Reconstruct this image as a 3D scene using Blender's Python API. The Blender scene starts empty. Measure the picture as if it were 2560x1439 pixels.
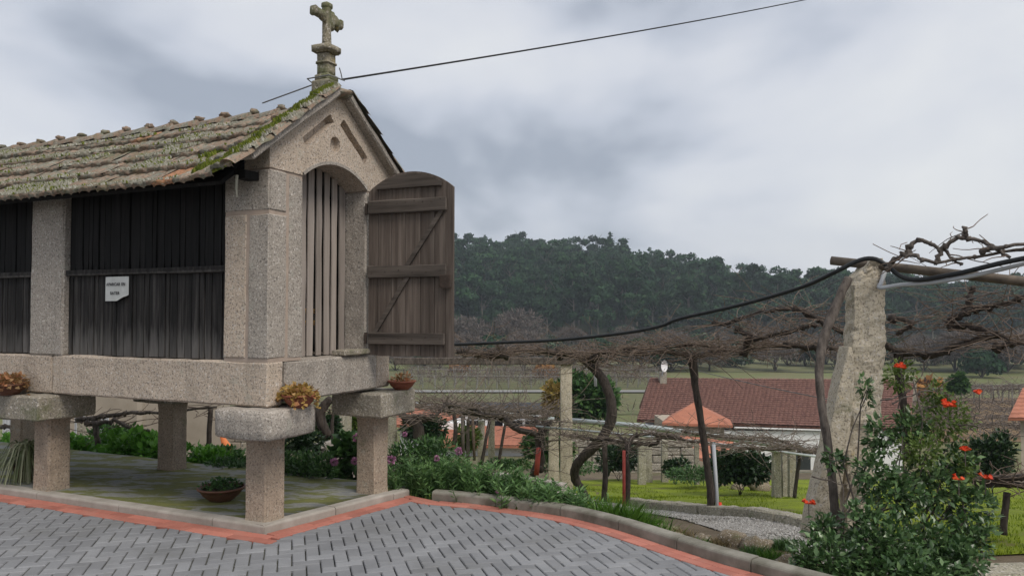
import bpy, bmesh, math, random
import numpy as np
from mathutils import Matrix, Vector, noise as mnoise

# ------------------------------------------------------------------ camera, sky, sun, exposure
S = bpy.context.scene
COL = S.collection
FPX, CX, CY, EYE = 1923.0, 1280.0, 719.5, 1.65
PITCH = math.atan((780 - CY) / FPX)
cam_d = bpy.data.cameras.new('camera')
cam_d.sensor_width = 36.0
cam_d.lens = 36.0 * FPX / 2560.0
cam_d.clip_start = 0.1
cam_d.clip_end = 6000
cam = bpy.data.objects.new('camera', cam_d)
COL.objects.link(cam)
cam.location = (0, 0, EYE)
cam.rotation_euler = (math.radians(90) + PITCH, 0, 0)
S.camera = cam

SUN_ELEV, SUN_ROT = math.radians(52), math.radians(140)      # rotation clockwise from +Y
world = bpy.data.worlds.new('World')
S.world = world
world.use_nodes = True
wn, wl = world.node_tree.nodes, world.node_tree.links
wn.clear()
w_out = wn.new('ShaderNodeOutputWorld')
w_bg = wn.new('ShaderNodeBackground')
w_sky = wn.new('ShaderNodeTexSky')
w_sky.sky_type = 'NISHITA'
w_sky.sun_disc = False
w_sky.sun_elevation = SUN_ELEV
w_sky.sun_rotation = SUN_ROT
w_sky.dust_density = 3.0
w_tc = wn.new('ShaderNodeTexCoord')
# cloud deck: soft noise over the view direction, flattened vertically
w_map = wn.new('ShaderNodeMapping')
w_map.inputs['Location'].default_value = (2.68, 16.84, -11.77)
w_map.inputs['Scale'].default_value = (1.0, 1.0, 1.75)
wl.new(w_tc.outputs['Generated'], w_map.inputs[0])
w_n1 = wn.new('ShaderNodeTexNoise')
w_n1.inputs['Scale'].default_value = 2.6
w_n1.inputs['Detail'].default_value = 4.5
w_n1.inputs['Roughness'].default_value = 0.46
w_n1.inputs['Distortion'].default_value = 0.25
wl.new(w_map.outputs[0], w_n1.inputs['Vector'])
w_ramp = wn.new('ShaderNodeValToRGB')
_e = w_ramp.color_ramp.elements
_e[0].position = 0.36; _e[0].color = (0.165, 0.184, 0.222, 1)
_e[1].position = 0.68; _e[1].color = (0.362, 0.370, 0.384, 1)
_m = w_ramp.color_ramp.elements.new(0.44); _m.color = (0.250, 0.268, 0.310, 1)
_m = w_ramp.color_ramp.elements.new(0.51); _m.color = (0.305, 0.318, 0.352, 1)
wl.new(w_n1.outputs['Fac'], w_ramp.inputs[0])
w_scale = wn.new('ShaderNodeMix'); w_scale.data_type = 'RGBA'; w_scale.blend_type = 'MULTIPLY'
w_scale.inputs[0].default_value = 1.0
w_scale.inputs[7].default_value = (13.6, 13.5, 13.2, 1)         # cloud radiance against the background strength
wl.new(w_ramp.outputs[0], w_scale.inputs[6])
w_mix = wn.new('ShaderNodeMix'); w_mix.data_type = 'RGBA'
w_mix.inputs[0].default_value = 0.93
wl.new(w_sky.outputs[0], w_mix.inputs[6]); wl.new(w_scale.outputs[2], w_mix.inputs[7])
wl.new(w_mix.outputs[2], w_bg.inputs['Color'])
w_bg.inputs['Strength'].default_value = 0.1
wl.new(w_bg.outputs[0], w_out.inputs[0])

sun_d = bpy.data.lights.new('sun', 'SUN')
sun_d.energy = 1.4
sun_d.angle = math.radians(25)
sun_d.color = (1.0, 0.93, 0.84)
sun = bpy.data.objects.new('sun', sun_d)
COL.objects.link(sun)
_az = SUN_ROT
_dir = Vector((math.sin(_az) * math.cos(SUN_ELEV), math.cos(_az) * math.cos(SUN_ELEV), math.sin(SUN_ELEV)))
sun.rotation_euler = _dir.to_track_quat('Z', 'Y').to_euler()
S.view_settings.view_transform = 'Standard'
S.view_settings.look = 'None'
S.view_settings.exposure = 0.78
S.view_settings.gamma = 1.0
S.view_settings.use_curve_mapping = False
S.cycles.max_bounces = 6
S.cycles.transparent_max_bounces = 8
S.cycles.volume_bounces = 0

rnd = random.Random(7)
NR = np.random.default_rng(11)

# ------------------------------------------------------------------ placing helpers
def ray(px, py):
    x = (px - CX) / FPX; y = -(py - CY) / FPX
    return np.array([x, math.cos(PITCH) - y * math.sin(PITCH), math.sin(PITCH) + y * math.cos(PITCH)])
def at(px, py, Y):
    d = ray(px, py); return np.array([0, 0, EYE]) + d * (Y / d[1])
def atz(px, py, z):
    d = ray(px, py); return np.array([0, 0, EYE]) + d * ((z - EYE) / d[2])
def atf(px, py, fn):
    z = -0.2
    for _ in range(60):
        w = atz(px, py, z); z = 0.5 * z + 0.5 * fn(w[0], w[1])
    return w
def project(w):
    d0, d1, d2 = w[0], w[1], w[2] - EYE
    yc = d1 * math.cos(PITCH) + d2 * math.sin(PITCH); zc = -d1 * math.sin(PITCH) + d2 * math.cos(PITCH)
    return CX + FPX * d0 / yc, CY - FPX * zc / yc

TH = math.radians(24.3)
V2 = np.array([math.sin(TH), math.cos(TH)]); U2 = np.array([-math.cos(TH), math.sin(TH)])
O2 = np.array([-1.779, 5.617])
def W(a, b, z=0.0):
    q = O2 + a * U2 + b * V2
    return np.array([q[0], q[1], z])
def AB(x, y):
    q = np.array([x, y]) - O2
    return float(q @ U2), float(q @ V2)
def on_b(px, py, b):                 # point of a view ray on the vertical plane at granary depth b
    d = ray(px, py); n = np.array([V2[0], V2[1], 0]); P0 = W(0, b); c = np.array([0, 0, EYE])
    return c + d * (((P0 - c) @ n) / (d @ n))

def pav(x, y):                       # paving level: level near the camera, falling gently beyond the granary corner
    b = (x - O2[0]) * V2[0] + (y - O2[1]) * V2[1]
    return 0.05 - 0.045 * max(b + 0.05, 0.0)
def plat(b): return 0.112 - 0.05 * b
_KX = np.array([-1.08, -0.66, 0.07, 0.69, 1.19, 1.49, 1.68, 2.5, 4.0, 8.0])
_KY = np.array([7.17, 7.08, 6.62, 6.08, 5.50, 5.12, 4.90, 3.7, 1.5, -4.0])
_AY = np.array([-500, 9, 10, 12, 14, 17, 22, 26, 30, 34, 45, 60, 110, 3000.])
_AL = np.array([-.9, -.9, -1.0, -1.42, -1.75, -2.4, -3.15, -3.7, -4.05, -4.6, -6.8, -9.0, -10.0, -10.0])
_AR = np.array([-.9, -.9, -1.0, -1.42, -1.75, -2.4, -3.15, -3.7, -4.75, -5.7, -7.9, -9.0, -10.0, -10.0])
def terr(x, y):
    """ground height, vectorised"""
    x = np.asarray(x, float); y = np.asarray(y, float)
    a_edge = -(x - O2[0] - V2[0] * 1.75) / math.cos(TH)
    yk = np.where(x < -1.08, O2[1] + U2[1] * a_edge + V2[1] * 1.75, np.interp(x, _KX, _KY))
    s = y - yk
    bank = np.where(s < 0, -0.16, -0.10 - 0.06 * np.clip(s, 0, 1) - 0.27 * np.clip(s - 0.25, 0, 50))
    t = np.clip((x / np.maximum(y, 1.0) - 0.026) / 0.14, 0, 1); t = t * t * (3 - 2 * t)
    A = np.interp(y, _AY, _AL) * (1 - t) + np.interp(y, _AY, _AR) * t
    k = 0.12
    h = np.clip(0.5 + 0.5 * (bank - A) / k, 0, 1)
    return A * (1 - h) + bank * h + k * h * (1 - h)
def T(x, y): return float(terr(x, y))

# ------------------------------------------------------------------ object helpers
def tag(o, label=None, cat=None, group=None, kind=None):
    if label: o['label'] = label
    if cat: o['category'] = cat
    if group: o['group'] = group
    if kind: o['kind'] = kind
    return o
def empty(name, loc=(0, 0, 0), rz=0.0):
    o = bpy.data.objects.new(name, None); o.empty_display_size = 0.2
    COL.objects.link(o); o.location = Vector(tuple(float(c) for c in loc)); o.rotation_euler = (0, 0, rz)
    return o
def link(name, mesh, parent=None, m=None, world=True):
    o = bpy.data.objects.new(name, mesh); COL.objects.link(o)
    if parent is not None:
        o.parent = parent
        if world:
            o.matrix_parent_inverse = (Matrix.Translation(parent.location) @ parent.rotation_euler.to_matrix().to_4x4()).inverted() if parent.parent is None else Matrix.Identity(4)
    if m is not None and not mesh.materials: mesh.materials.append(m)
    return o
def mesh_np(name, verts, faces, smooth=False):
    me = bpy.data.meshes.new(name)
    v = np.asarray(verts, np.float32).reshape(-1, 3)
    if isinstance(faces, np.ndarray):
        n, k = faces.shape
        me.vertices.add(len(v)); me.vertices.foreach_set('co', v.ravel())
        me.loops.add(n * k); me.loops.foreach_set('vertex_index', faces.astype(np.int32).ravel())
        me.polygons.add(n); me.polygons.foreach_set('loop_start', np.arange(0, n * k, k, dtype=np.int32))
        me.polygons.foreach_set('loop_total', np.full(n, k, np.int32))
        me.update(calc_edges=True)
    else:
        me.from_pydata([tuple(map(float, q)) for q in v], [], [tuple(int(i) for i in f) for f in faces]); me.update()
    if smooth: me.polygons.foreach_set('use_smooth', [True] * len(me.polygons))
    return me
class MB:
    def __init__(s): s.v = []; s.f = []
    def add(s, verts, faces):
        o = len(s.v); s.v.extend([tuple(map(float, q)) for q in verts]); s.f.extend([tuple(i + o for i in f) for f in faces]); return s
    def box(s, lo, hi, M=None):
        x0, y0, z0 = lo; x1, y1, z1 = hi
        vs = [(x0,y0,z0),(x1,y0,z0),(x1,y1,z0),(x0,y1,z0),(x0,y0,z1),(x1,y0,z1),(x1,y1,z1),(x0,y1,z1)]
        if M is not None: vs = [tuple(M @ Vector(q)) for q in vs]
        return s.add(vs, [(0,3,2,1),(4,5,6,7),(0,1,5,4),(1,2,6,5),(2,3,7,6),(3,0,4,7)])
    def cbox(s, lo, hi, c=0.005, M=None):
        """box with chamfered top and vertical edges"""
        x0, y0, z0 = lo; x1, y1, z1 = hi
        def ring(x0, y0, x1, y1, k, z): return [(x0+k,y0,z),(x1-k,y0,z),(x1,y0+k,z),(x1,y1-k,z),(x1-k,y1,z),(x0+k,y1,z),(x0,y1-k,z),(x0,y0+k,z)]
        vs = ring(x0,y0,x1,y1,c,z0) + ring(x0,y0,x1,y1,c,z1-c) + ring(x0+c,y0+c,x1-c,y1-c,c*.5,z1)
        if M is not None: vs = [tuple(M @ Vector(q)) for q in vs]
        fs = [tuple(range(7,-1,-1)), tuple(range(16,24))]
        for r in (0, 8):
            for i in range(8): j = (i+1) % 8; fs.append((r+i, r+j, r+8+j, r+8+i))
        return s.add(vs, fs)
    def tube(s, pts, rad, n=6, cap=True, lump=0.0, seed=0):
        pts = [np.asarray(q, float) for q in pts]; m = len(pts)
        if not hasattr(rad, '__len__'): rad = [rad] * m
        r_ = random.Random(seed); vs = []; fs = []
        up = np.array([0.13, 0.21, 0.97]); prev = None
        for i in range(m):
            t = pts[min(i+1, m-1)] - pts[max(i-1, 0)]; L = np.linalg.norm(t); t = t / L if L > 1e-9 else np.array([0, 0, 1.])
            if prev is None:
                a = np.cross(t, up)
                if np.linalg.norm(a) < 1e-3: a = np.cross(t, np.array([1., 0, 0]))
            else: a = prev - t * (prev @ t)
            a = a / max(np.linalg.norm(a), 1e-9); prev = a; b = np.cross(t, a)
            for k in range(n):
                w = 2 * math.pi * k / n; rr = rad[i] * (1 + lump * r_.uniform(-1, 1))
                vs.append(pts[i] + rr * (math.cos(w) * a + math.sin(w) * b))
        for i in range(m - 1):
            for k in range(n):
                j = (k+1) % n; fs.append((i*n+k, i*n+j, (i+1)*n+j, (i+1)*n+k))
        if cap: fs.append(tuple(range(n-1, -1, -1))); fs.append(tuple((m-1)*n+k for k in range(n)))
        return s.add(vs, fs)
    def lathe(s, prof, c=(0, 0, 0), n=24, wob=0.0, seed=0):
        r_ = random.Random(seed); vs = []; fs = []; m = len(prof)
        wb = [1 + wob * r_.uniform(-1, 1) for _ in range(n)]
        for r, z in prof:
            for k in range(n):
                w = 2*math.pi*k/n; vs.append((c[0]+r*wb[k]*math.cos(w), c[1]+r*wb[k]*math.sin(w), c[2]+z))
        for i in range(m-1):
            for k in range(n): j = (k+1) % n; fs.append((i*n+k, i*n+j, (i+1)*n+j, (i+1)*n+k))
        if prof[0][0] > 1e-6: fs.append(tuple(range(n-1, -1, -1)))
        if prof[-1][0] > 1e-6: fs.append(tuple((m-1)*n+k for k in range(n)))
        return s.add(vs, fs)
    def prism(s, poly, ext):
        n = len(poly); e = np.asarray(ext, float); a = [np.asarray(q, float) for q in poly]
        return s.add(a + [q + e for q in a], [tuple(range(n-1, -1, -1)), tuple(range(n, 2*n))] + [(i, (i+1) % n, n+(i+1) % n, n+i) for i in range(n)])
    def rock(s, c, r, seed=0, n1=7, n2=10, amp=.25):
        r_ = random.Random(seed); off = Vector((r_.uniform(-50, 50), r_.uniform(-50, 50), 3)); vs = []; fs = []
        for i in range(n1 + 1):
            th = math.pi * i / n1
            for k in range(n2):
                w = 2*math.pi*k/n2; d = Vector((math.sin(th)*math.cos(w), math.sin(th)*math.sin(w), math.cos(th)))
                q = 1 + amp * mnoise.noise(d * 1.6 + off) * 2
                vs.append((c[0]+r[0]*q*d.x, c[1]+r[1]*q*d.y, c[2]+r[2]*q*d.z))
        for i in range(n1):
            for k in range(n2): j = (k+1) % n2; fs.append((i*n2+k, (i+1)*n2+k, (i+1)*n2+j, i*n2+j))
        return s.add(vs, fs)
    def rough(s, lo, hi, cell=0.09, amp=0.004, edge=0.012, seed=0, taper=None):
        """hewn block: gridded box, worn arrises, uneven faces"""
        lo = np.array(lo, float); hi = np.array(hi, float); L = hi - lo
        ax = []
        for k in range(3):
            e = min(edge, L[k] * .2); n = max(1, int(round((L[k] - 2*e) / cell)))
            ax.append(np.concatenate([[0], np.linspace(e, L[k]-e, n+1), [L[k]]]))
        idx = {}; vs = []; fs = []; off = Vector((seed * 3.7, seed * 1.3, seed * 2.1))
        def vert(i, j, k):
            key = (i, j, k)
            if key in idx: return idx[key]
            q = np.array([ax[0][i], ax[1][j], ax[2][k]]); ctr = L / 2
            ext = [i in (0, len(ax[0])-1), j in (0, len(ax[1])-1), k in (0, len(ax[2])-1)]
            ne = sum(ext); p = q.copy()
            nz = mnoise.noise(Vector(lo + q) * 9 + off); nz2 = mnoise.noise(Vector(lo + q) * 3 + off)
            for d in range(3):
                if ext[d]:
                    sg = 1 if q[d] > ctr[d] else -1
                    p[d] += sg * (amp * nz + amp * 1.2 * nz2 - (edge * (0.55 + 0.5 * nz) if ne > 1 else 0))
            p = p + lo
            if taper: p = np.array(taper(*p))
            idx[key] = len(vs); vs.append(p); return idx[key]
        na, nb, nc = len(ax[0]), len(ax[1]), len(ax[2])
        for i in range(na-1):
            for j in range(nb-1):
                fs.append((vert(i,j,0), vert(i,j+1,0), vert(i+1,j+1,0), vert(i+1,j,0)))
                fs.append((vert(i,j,nc-1), vert(i+1,j,nc-1), vert(i+1,j+1,nc-1), vert(i,j+1,nc-1)))
        for i in range(na-1):
            for k in range(nc-1):
                fs.append((vert(i,0,k), vert(i+1,0,k), vert(i+1,0,k+1), vert(i,0,k+1)))
                fs.append((vert(i,nb-1,k), vert(i,nb-1,k+1), vert(i+1,nb-1,k+1), vert(i+1,nb-1,k)))
        for j in range(nb-1):
            for k in range(nc-1):
                fs.append((vert(0,j,k), vert(0,j,k+1), vert(0,j+1,k+1), vert(0,j+1,k)))
                fs.append((vert(na-1,j,k), vert(na-1,j+1,k), vert(na-1,j+1,k+1), vert(na-1,j,k+1)))
        return s.add(vs, fs)
    def mesh(s, name, smooth=False):
        return mesh_np(name, s.v, s.f, smooth)
    def build(s, name, m, parent=None, smooth=False, world=True):
        return link(name, s.mesh(name, smooth), parent, m, world)
def local(name, mb, m, parent, smooth=False):     # part whose vertices are given in its parent's own frame
    o = bpy.data.objects.new(name, mb.mesh(name, smooth)); COL.objects.link(o); o.parent = parent
    if m: o.data.materials.append(m)
    return o
def wander(p, q, n, amp, seed, sag=0.0):
    r_ = np.random.default_rng(seed); p = np.asarray(p, float); q = np.asarray(q, float); out = []
    L = np.linalg.norm(q - p)
    for i in range(n + 1):
        t = i / n; w = p + (q - p) * t
        if 0 < i < n: w = w + r_.normal(0, amp * L, 3)
        w[2] -= sag * 4 * t * (1 - t); out.append(w)
    return out
def smooth_path(pts, k=4):
    P = [np.asarray(q, float) for q in pts]; out = []
    for i in range(len(P) - 1):
        p0, p1, p2, p3 = P[max(i-1, 0)], P[i], P[i+1], P[min(i+2, len(P)-1)]
        for j in range(k):
            t = j / k
            out.append(.5 * ((2*p1) + (-p0+p2)*t + (2*p0-5*p1+4*p2-p3)*t*t + (-p0+3*p1-3*p2+p3)*t**3))
    out.append(P[-1]); return out
def resample_r(r0, r1, n): return [r0 + (r1 - r0) * i / max(n-1, 1) for i in range(n)]

# ------------------------------------------------------------------ materials
class NT:
    def __init__(s, name):
        s.m = bpy.data.materials.new(name); s.m.use_nodes = True; s.n = s.m.node_tree.nodes; s.l = s.m.node_tree.links
        s.n.clear(); s.out = s.n.new('ShaderNodeOutputMaterial'); s.b = s.n.new('ShaderNodeBsdfPrincipled')
        s.l.new(s.b.outputs[0], s.out.inputs[0]); s.b.inputs['Roughness'].default_value = .85
        s.b.inputs['Specular IOR Level'].default_value = .3
        s.tc = s.n.new('ShaderNodeTexCoord'); s.geo = s.n.new('ShaderNodeNewGeometry')
        s.oi = s.n.new('ShaderNodeObjectInfo')
    def coord(s, kind='Object', scale=(1, 1, 1), rnd=0.0):
        mp = s.n.new('ShaderNodeMapping'); mp.inputs['Scale'].default_value = scale
        src = s.geo.outputs['Position'] if kind == 'World' else s.tc.outputs[kind]
        s.l.new(src, mp.inputs[0])
        if rnd:
            mu = s.n.new('ShaderNodeMath'); mu.operation = 'MULTIPLY'; mu.inputs[1].default_value = rnd
            s.l.new(s.oi.outputs['Random'], mu.inputs[0])
            cb = s.n.new('ShaderNodeCombineXYZ')
            for k in range(3): s.l.new(mu.outputs[0], cb.inputs[k])
            s.l.new(cb.outputs[0], mp.inputs['Location'])
        return mp.outputs[0]
    def noise(s, co, scale, detail=4, rough=.55, dist=0):
        t = s.n.new('ShaderNodeTexNoise'); t.inputs['Scale'].default_value = scale; t.inputs['Detail'].default_value = detail
        t.inputs['Roughness'].default_value = rough; t.inputs['Distortion'].default_value = dist
        s.l.new(co, t.inputs['Vector']); return t.outputs['Fac']
    def voro(s, co, scale, feat='F1'):
        t = s.n.new('ShaderNodeTexVoronoi'); t.inputs['Scale'].default_value = scale; t.feature = feat
        s.l.new(co, t.inputs['Vector']); return t
    def ramp(s, fac, stops):
        r = s.n.new('ShaderNodeValToRGB'); e = r.color_ramp.elements
        e[0].position, e[0].color = stops[0][0], (*stops[0][1], 1)
        e[1].position, e[1].color = stops[-1][0], (*stops[-1][1], 1)
        for p, c in stops[1:-1]: e.new(p).color = (*c, 1)
        s.l.new(fac, r.inputs[0]); return r.outputs[0]
    def step(s, fac, a, b): return s.ramp(fac, [(a, (0, 0, 0)), (b, (1, 1, 1))])
    def mix(s, fac, a, b, mode='MIX'):
        x = s.n.new('ShaderNodeMix'); x.data_type = 'RGBA'; x.blend_type = mode
        if isinstance(fac, (int, float)): x.inputs[0].default_value = fac
        else: s.l.new(fac, x.inputs[0])
        for sock, v in ((6, a), (7, b)):
            if isinstance(v, tuple): x.inputs[sock].default_value = (*v, 1)
            else: s.l.new(v, x.inputs[sock])
        return x.outputs[2]
    def math(s, op, a, b=0.0):
        x = s.n.new('ShaderNodeMath'); x.operation = op
        for i, v in enumerate((a, b)):
            if isinstance(v, (int, float)): x.inputs[i].default_value = v
            else: s.l.new(v, x.inputs[i])
        return x.outputs[0]
    def color(s, c): s.l.new(c, s.b.inputs['Base Color']) if not isinstance(c, tuple) else setattr(s.b.inputs['Base Color'], 'default_value', (*c, 1)); return s
    def bump(s, h, strength=.3, dist=.01):
        x = s.n.new('ShaderNodeBump'); x.inputs['Strength'].default_value = strength; x.inputs['Distance'].default_value = dist
        s.l.new(h, x.inputs['Height']); s.l.new(x.outputs[0], s.b.inputs['Normal']); return s
    def rough(s, v): s.b.inputs['Roughness'].default_value = v; return s
    def objrand(s, col, amt=.25):
        v = s.n.new('ShaderNodeMapRange'); v.inputs['To Min'].default_value = 1 - amt; v.inputs['To Max'].default_value = 1 + amt
        s.l.new(s.oi.outputs['Random'], v.inputs[0]); h = s.n.new('ShaderNodeHueSaturation'); s.l.new(v.outputs[0], h.inputs['Value'])
        s.l.new(col, h.inputs['Color']); return h.outputs[0]

def granite(name, c1, c2, dark=(.09, .08, .075), light=(.62, .58, .53), moss=0.0, stain=.35, sc=1.0):
    t = NT(name); co = t.coord('World')
    base = t.mix(t.noise(co, 2.2 * sc, 4), c1, c2)
    sp = t.noise(co, 55 * sc, 3, .7)
    c = t.mix(t.step(sp, .56, .66), base, light)
    c = t.mix(t.math('MULTIPLY', t.step(t.noise(co, 72 * sc, 3, .72), .52, .64), .82), c, dark)
    st = t.step(t.noise(co, 1.6 * sc, 5, .65, .4), .5, .72)
    c = t.mix(t.math('MULTIPLY', st, stain), c, (c1[0]*.42, c1[1]*.42, c1[2]*.44))
    sk = t.step(t.noise(t.coord('World', (5, 5, .55)), 1.3, 5, .7), .5, .74)
    c = t.mix(t.math('MULTIPLY', sk, .42), c, (c1[0]*.40, c1[1]*.42, c1[2]*.43))              # rain streaks
    lc = t.step(t.noise(co, 8.5, 4, .72), .60, .66); c = t.mix(t.math('MULTIPLY', lc, .35), c, (.36, .36, .31))
    if moss:
        mm = t.step(t.noise(co, 3.1, 5, .7), .62 - moss * .3, .74 - moss * .25)
        c = t.mix(t.math('MULTIPLY', mm, .75), c, (.10, .115, .045))
        yl = t.step(t.noise(co, 6.5, 4, .7), .66, .72)
        c = t.mix(t.math('MULTIPLY', yl, .55), c, (.40, .30, .09))
    t.color(c); t.bump(t.math('ADD', t.noise(co, 40 * sc, 4, .7), t.math('MULTIPLY', t.noise(co, 11, 3), .8)), .55, .014); t.rough(.92)
    return t.m
def leafmat(name, c1, c2, c3=None, trans=.25, rough=.5, spec=.35, orand=0.0):
    t = NT(name); rp = t.geo.outputs['Random Per Island']
    c = t.ramp(rp, [(0, c1), (.55, c2), (1, c3 or c2)])
    c = t.mix(t.math('MULTIPLY', t.step(t.noise(t.coord('World'), 3.0, 3), .4, .7), .35), c, c1)
    if orand: c = t.objrand(c, orand)
    t.color(c); t.rough(rough); t.b.inputs['Specular IOR Level'].default_value = spec
    tr = t.n.new('ShaderNodeBsdfTranslucent'); t.l.new(c, tr.inputs[0]); mx = t.n.new('ShaderNodeMixShader'); mx.inputs[0].default_value = trans
    t.l.new(t.b.outputs[0], mx.inputs[1]); t.l.new(tr.outputs[0], mx.inputs[2]); t.l.new(mx.outputs[0], t.out.inputs[0])
    return t.m
def plain(name, c1, c2, sc=8, rough=.8, bump=.15, stretch=(1, 1, 1), kind='World', rand=0.0, spec=.3):
    t = NT(name); co = t.coord(kind, stretch, 10 if kind == 'Object' else 0)
    n = t.noise(co, sc, 5, .62); c = t.ramp(n, [(.3, c1), (.7, c2)])
    if rand: c = t.objrand(c, rand)
    t.color(c); t.bump(n, bump, .01); t.rough(rough); t.b.inputs['Specular IOR Level'].default_value = spec
    return t.m
def wood(name, c1, c2, c3, grain=(26, 26, 1.6), rand=.25, rough=.85):
    t = NT(name); co = t.coord('Object', grain, 30)
    n = t.noise(co, 1.0, 6, .65); c = t.ramp(n, [(.28, c1), (.5, c2), (.74, c3)])
    c = t.objrand(c, rand); t.color(c); t.bump(n, .5, .006); t.rough(rough); return t.m

MT = {}
MT['granite'] = granite('granite_beam', (.475, .385, .30), (.53, .445, .36), stain=.25)
MT['granite_leg'] = granite('granite_leg', (.335, .262, .195), (.40, .32, .245), dark=(.11, .085, .065), light=(.50, .43, .35), stain=.5, moss=.06)
MT['granite_grey'] = granite('granite_pillar', (.345, .305, .26), (.40, .36, .315), stain=.45)
MT['granite_mossy'] = granite('granite_mossy', (.27, .245, .19), (.34, .30, .24), moss=.28, stain=.5)
MT['granite_post'] = granite('granite_post', (.47, .41, .31), (.56, .50, .39), dark=(.14, .12, .10), moss=.06, stain=.15, sc=.7)
MT['granite_far'] = granite('granite_far_post', (.30, .28, .21), (.40, .37, .29), moss=.1, sc=.6)
MT['finial'] = granite('finial_stone', (.22, .20, .15), (.30, .26, .18), dark=(.05, .05, .04), moss=.55, stain=.6)
MT['mortar'] = plain('mortar', (.34, .27, .22), (.42, .34, .28), 14, .95)
MT['concrete'] = plain('kerb_concrete', (.26, .235, .20), (.40, .37, .33), 5, .9, .25)
MT['kerb_old'] = plain('kerb_concrete_mossy', (.10, .095, .07), (.30, .285, .245), 4, .92, .3)
def paver_mat():
    t = NT('paver_grey'); co = t.coord('World')
    n = t.noise(co, 3.0, 5, .6); c = t.ramp(n, [(.3, (.185, .19, .20)), (.7, (.245, .25, .26))])
    c = t.objrand(c, .16); f = t.noise(co, 120, 2); c = t.mix(t.math('MULTIPLY', t.step(f, .5, .75), .35), c, (.12, .12, .125))
    st = t.step(t.noise(co, 1.4, 6, .7), .5, .72); c = t.mix(t.math('MULTIPLY', st, .45), c, (.115, .115, .105))
    ms = t.step(t.noise(co, 5.0, 5, .7), .62, .72); c = t.mix(t.math('MULTIPLY', ms, .3), c, (.10, .105, .07))
    t.color(c); t.bump(f, .25, .004); t.rough(.78); return t.m
MT['paver'] = paver_mat()
MT['joint'] = plain('joint_sand', (.05, .05, .042), (.095, .095, .07), 30, .95)
def red_mat():
    t = NT('red_brick'); co = t.coord('World'); n = t.noise(co, 4.0, 5, .65)
    c = t.ramp(n, [(.3, (.34, .12, .088)), (.7, (.44, .18, .135))]); c = t.objrand(c, .18)
    d = t.step(t.noise(co, 9, 5, .7), .6, .75); c = t.mix(t.math('MULTIPLY', d, .5), c, (.20, .12, .09)); d2 = t.step(t.noise(co, 2.0, 5, .7), .55, .75); c = t.mix(t.math('MULTIPLY', d2, .4), c, (.26, .16, .13))
    t.color(c); t.bump(t.noise(co, 90, 2), .2, .003); t.rough(.8); return t.m
MT['red_brick'] = red_mat()
def slab_mat():
    t = NT('mossy_slab'); co = t.coord('World', (1, 2.2, 1)); n = t.noise(co, 2.4, 6, .68, .3)
    c = t.ramp(n, [(.34, (.15, .16, .16)), (.45, (.23, .23, .21)), (.52, (.12, .13, .04)), (.68, (.175, .175, .05))])
    t.color(c); t.bump(t.noise(co, 22, 5, .7), .5, .012); t.rough(.95); return t.m
MT['slab'] = slab_mat()
def tile_mat():
    t = NT('lichen_tile'); co = t.coord('World')
    n = t.noise(co, 5.0, 5, .7, .4)
    c = t.ramp(n, [(.28, (.13, .125, .095)), (.42, (.24, .228, .18)), (.51, (.30, .205, .15)), (.57, (.225, .215, .17)), (.78, (.39, .38, .33))])
    pick = t.step(t.oi.outputs['Random'], .955, .965); c = t.mix(pick, c, (.40, .175, .085))
    sp = t.step(t.noise(co, 38, 4, .75), .52, .62); c = t.mix(t.math('MULTIPLY', sp, .7), c, (.085, .085, .055))
    lt = t.step(t.noise(co, 30, 3, .7), .60, .68); c = t.mix(t.math('MULTIPLY', lt, .6), c, (.50, .49, .44))
    mo = t.step(t.noise(co, 2.6, 5, .72), .54, .66); c = t.mix(t.math('MULTIPLY', mo, .6), c, (.11, .115, .04))
    c = t.objrand(c, .16)
    t.color(c); t.bump(t.noise(co, 42, 5, .75), .8, .02); t.rough(.95); return t.m
MT['tile'] = tile_mat()
MT['moss'] = leafmat('moss', (.07, .095, .015), (.15, .185, .03), (.25, .265, .05), .2, .9, .1)
MT['lichen'] = leafmat('lichen', (.20, .19, .14), (.38, .37, .30), (.54, .53, .47), .05, .95, .1)
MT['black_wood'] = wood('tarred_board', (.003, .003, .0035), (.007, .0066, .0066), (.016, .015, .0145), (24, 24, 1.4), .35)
def weather_mat():
    t = NT('weathered_board'); co = t.coord('Object', (26, 26, 1.3), 30); n = t.noise(co, 1.0, 6, .7)
    c = t.ramp(n, [(.3, (.006, .006, .006)), (.48, (.018, .0165, .016)), (.66, (.05, .046, .043)), (.82, (.13, .122, .115))])
    sep = t.n.new('ShaderNodeSeparateXYZ'); t.l.new(t.tc.outputs['Generated'], sep.inputs[0])
    wear = t.math('SUBTRACT', t.math('MULTIPLY', t.noise(t.coord('Object', (30, 30, 3), 20), 1.0, 3), .75), sep.outputs['Z'])
    c = t.mix(t.math('MULTIPLY', t.step(wear, .0, .34), .5), c, (.175, .165, .155))          # washed-out splash zone at the feet of the boards
    c = t.objrand(c, .3); t.color(c); t.bump(n, .6, .008); t.rough(.9); return t.m
MT['weather_wood'] = weather_mat()
MT['slat'] = wood('grey_slat', (.21, .18, .155), (.31, .27, .24), (.38, .335, .30), (30, 30, 1.2), .18)
MT['door'] = wood('door_plank', (.05, .039, .032), (.115, .092, .077), (.20, .168, .144), (22, 22, 1.0), .22)
MT['door_dark'] = wood('door_batten', (.035, .029, .024), (.09, .075, .064), (.165, .14, .12), (1.2, 24, 24), .15)
MT['iron'] = plain('rusty_iron', (.03, .022, .018), (.07, .05, .038), 30, .7, .3)
MT['dark_in'] = plain('granary_inside', (.008, .008, .008), (.015, .014, .013), 10, .95)  # near-black stands in for the shade inside the granary
MT['corn'] = plain('maize', (.55, .27, .03), (.72, .42, .06), 60, .5)
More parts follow.
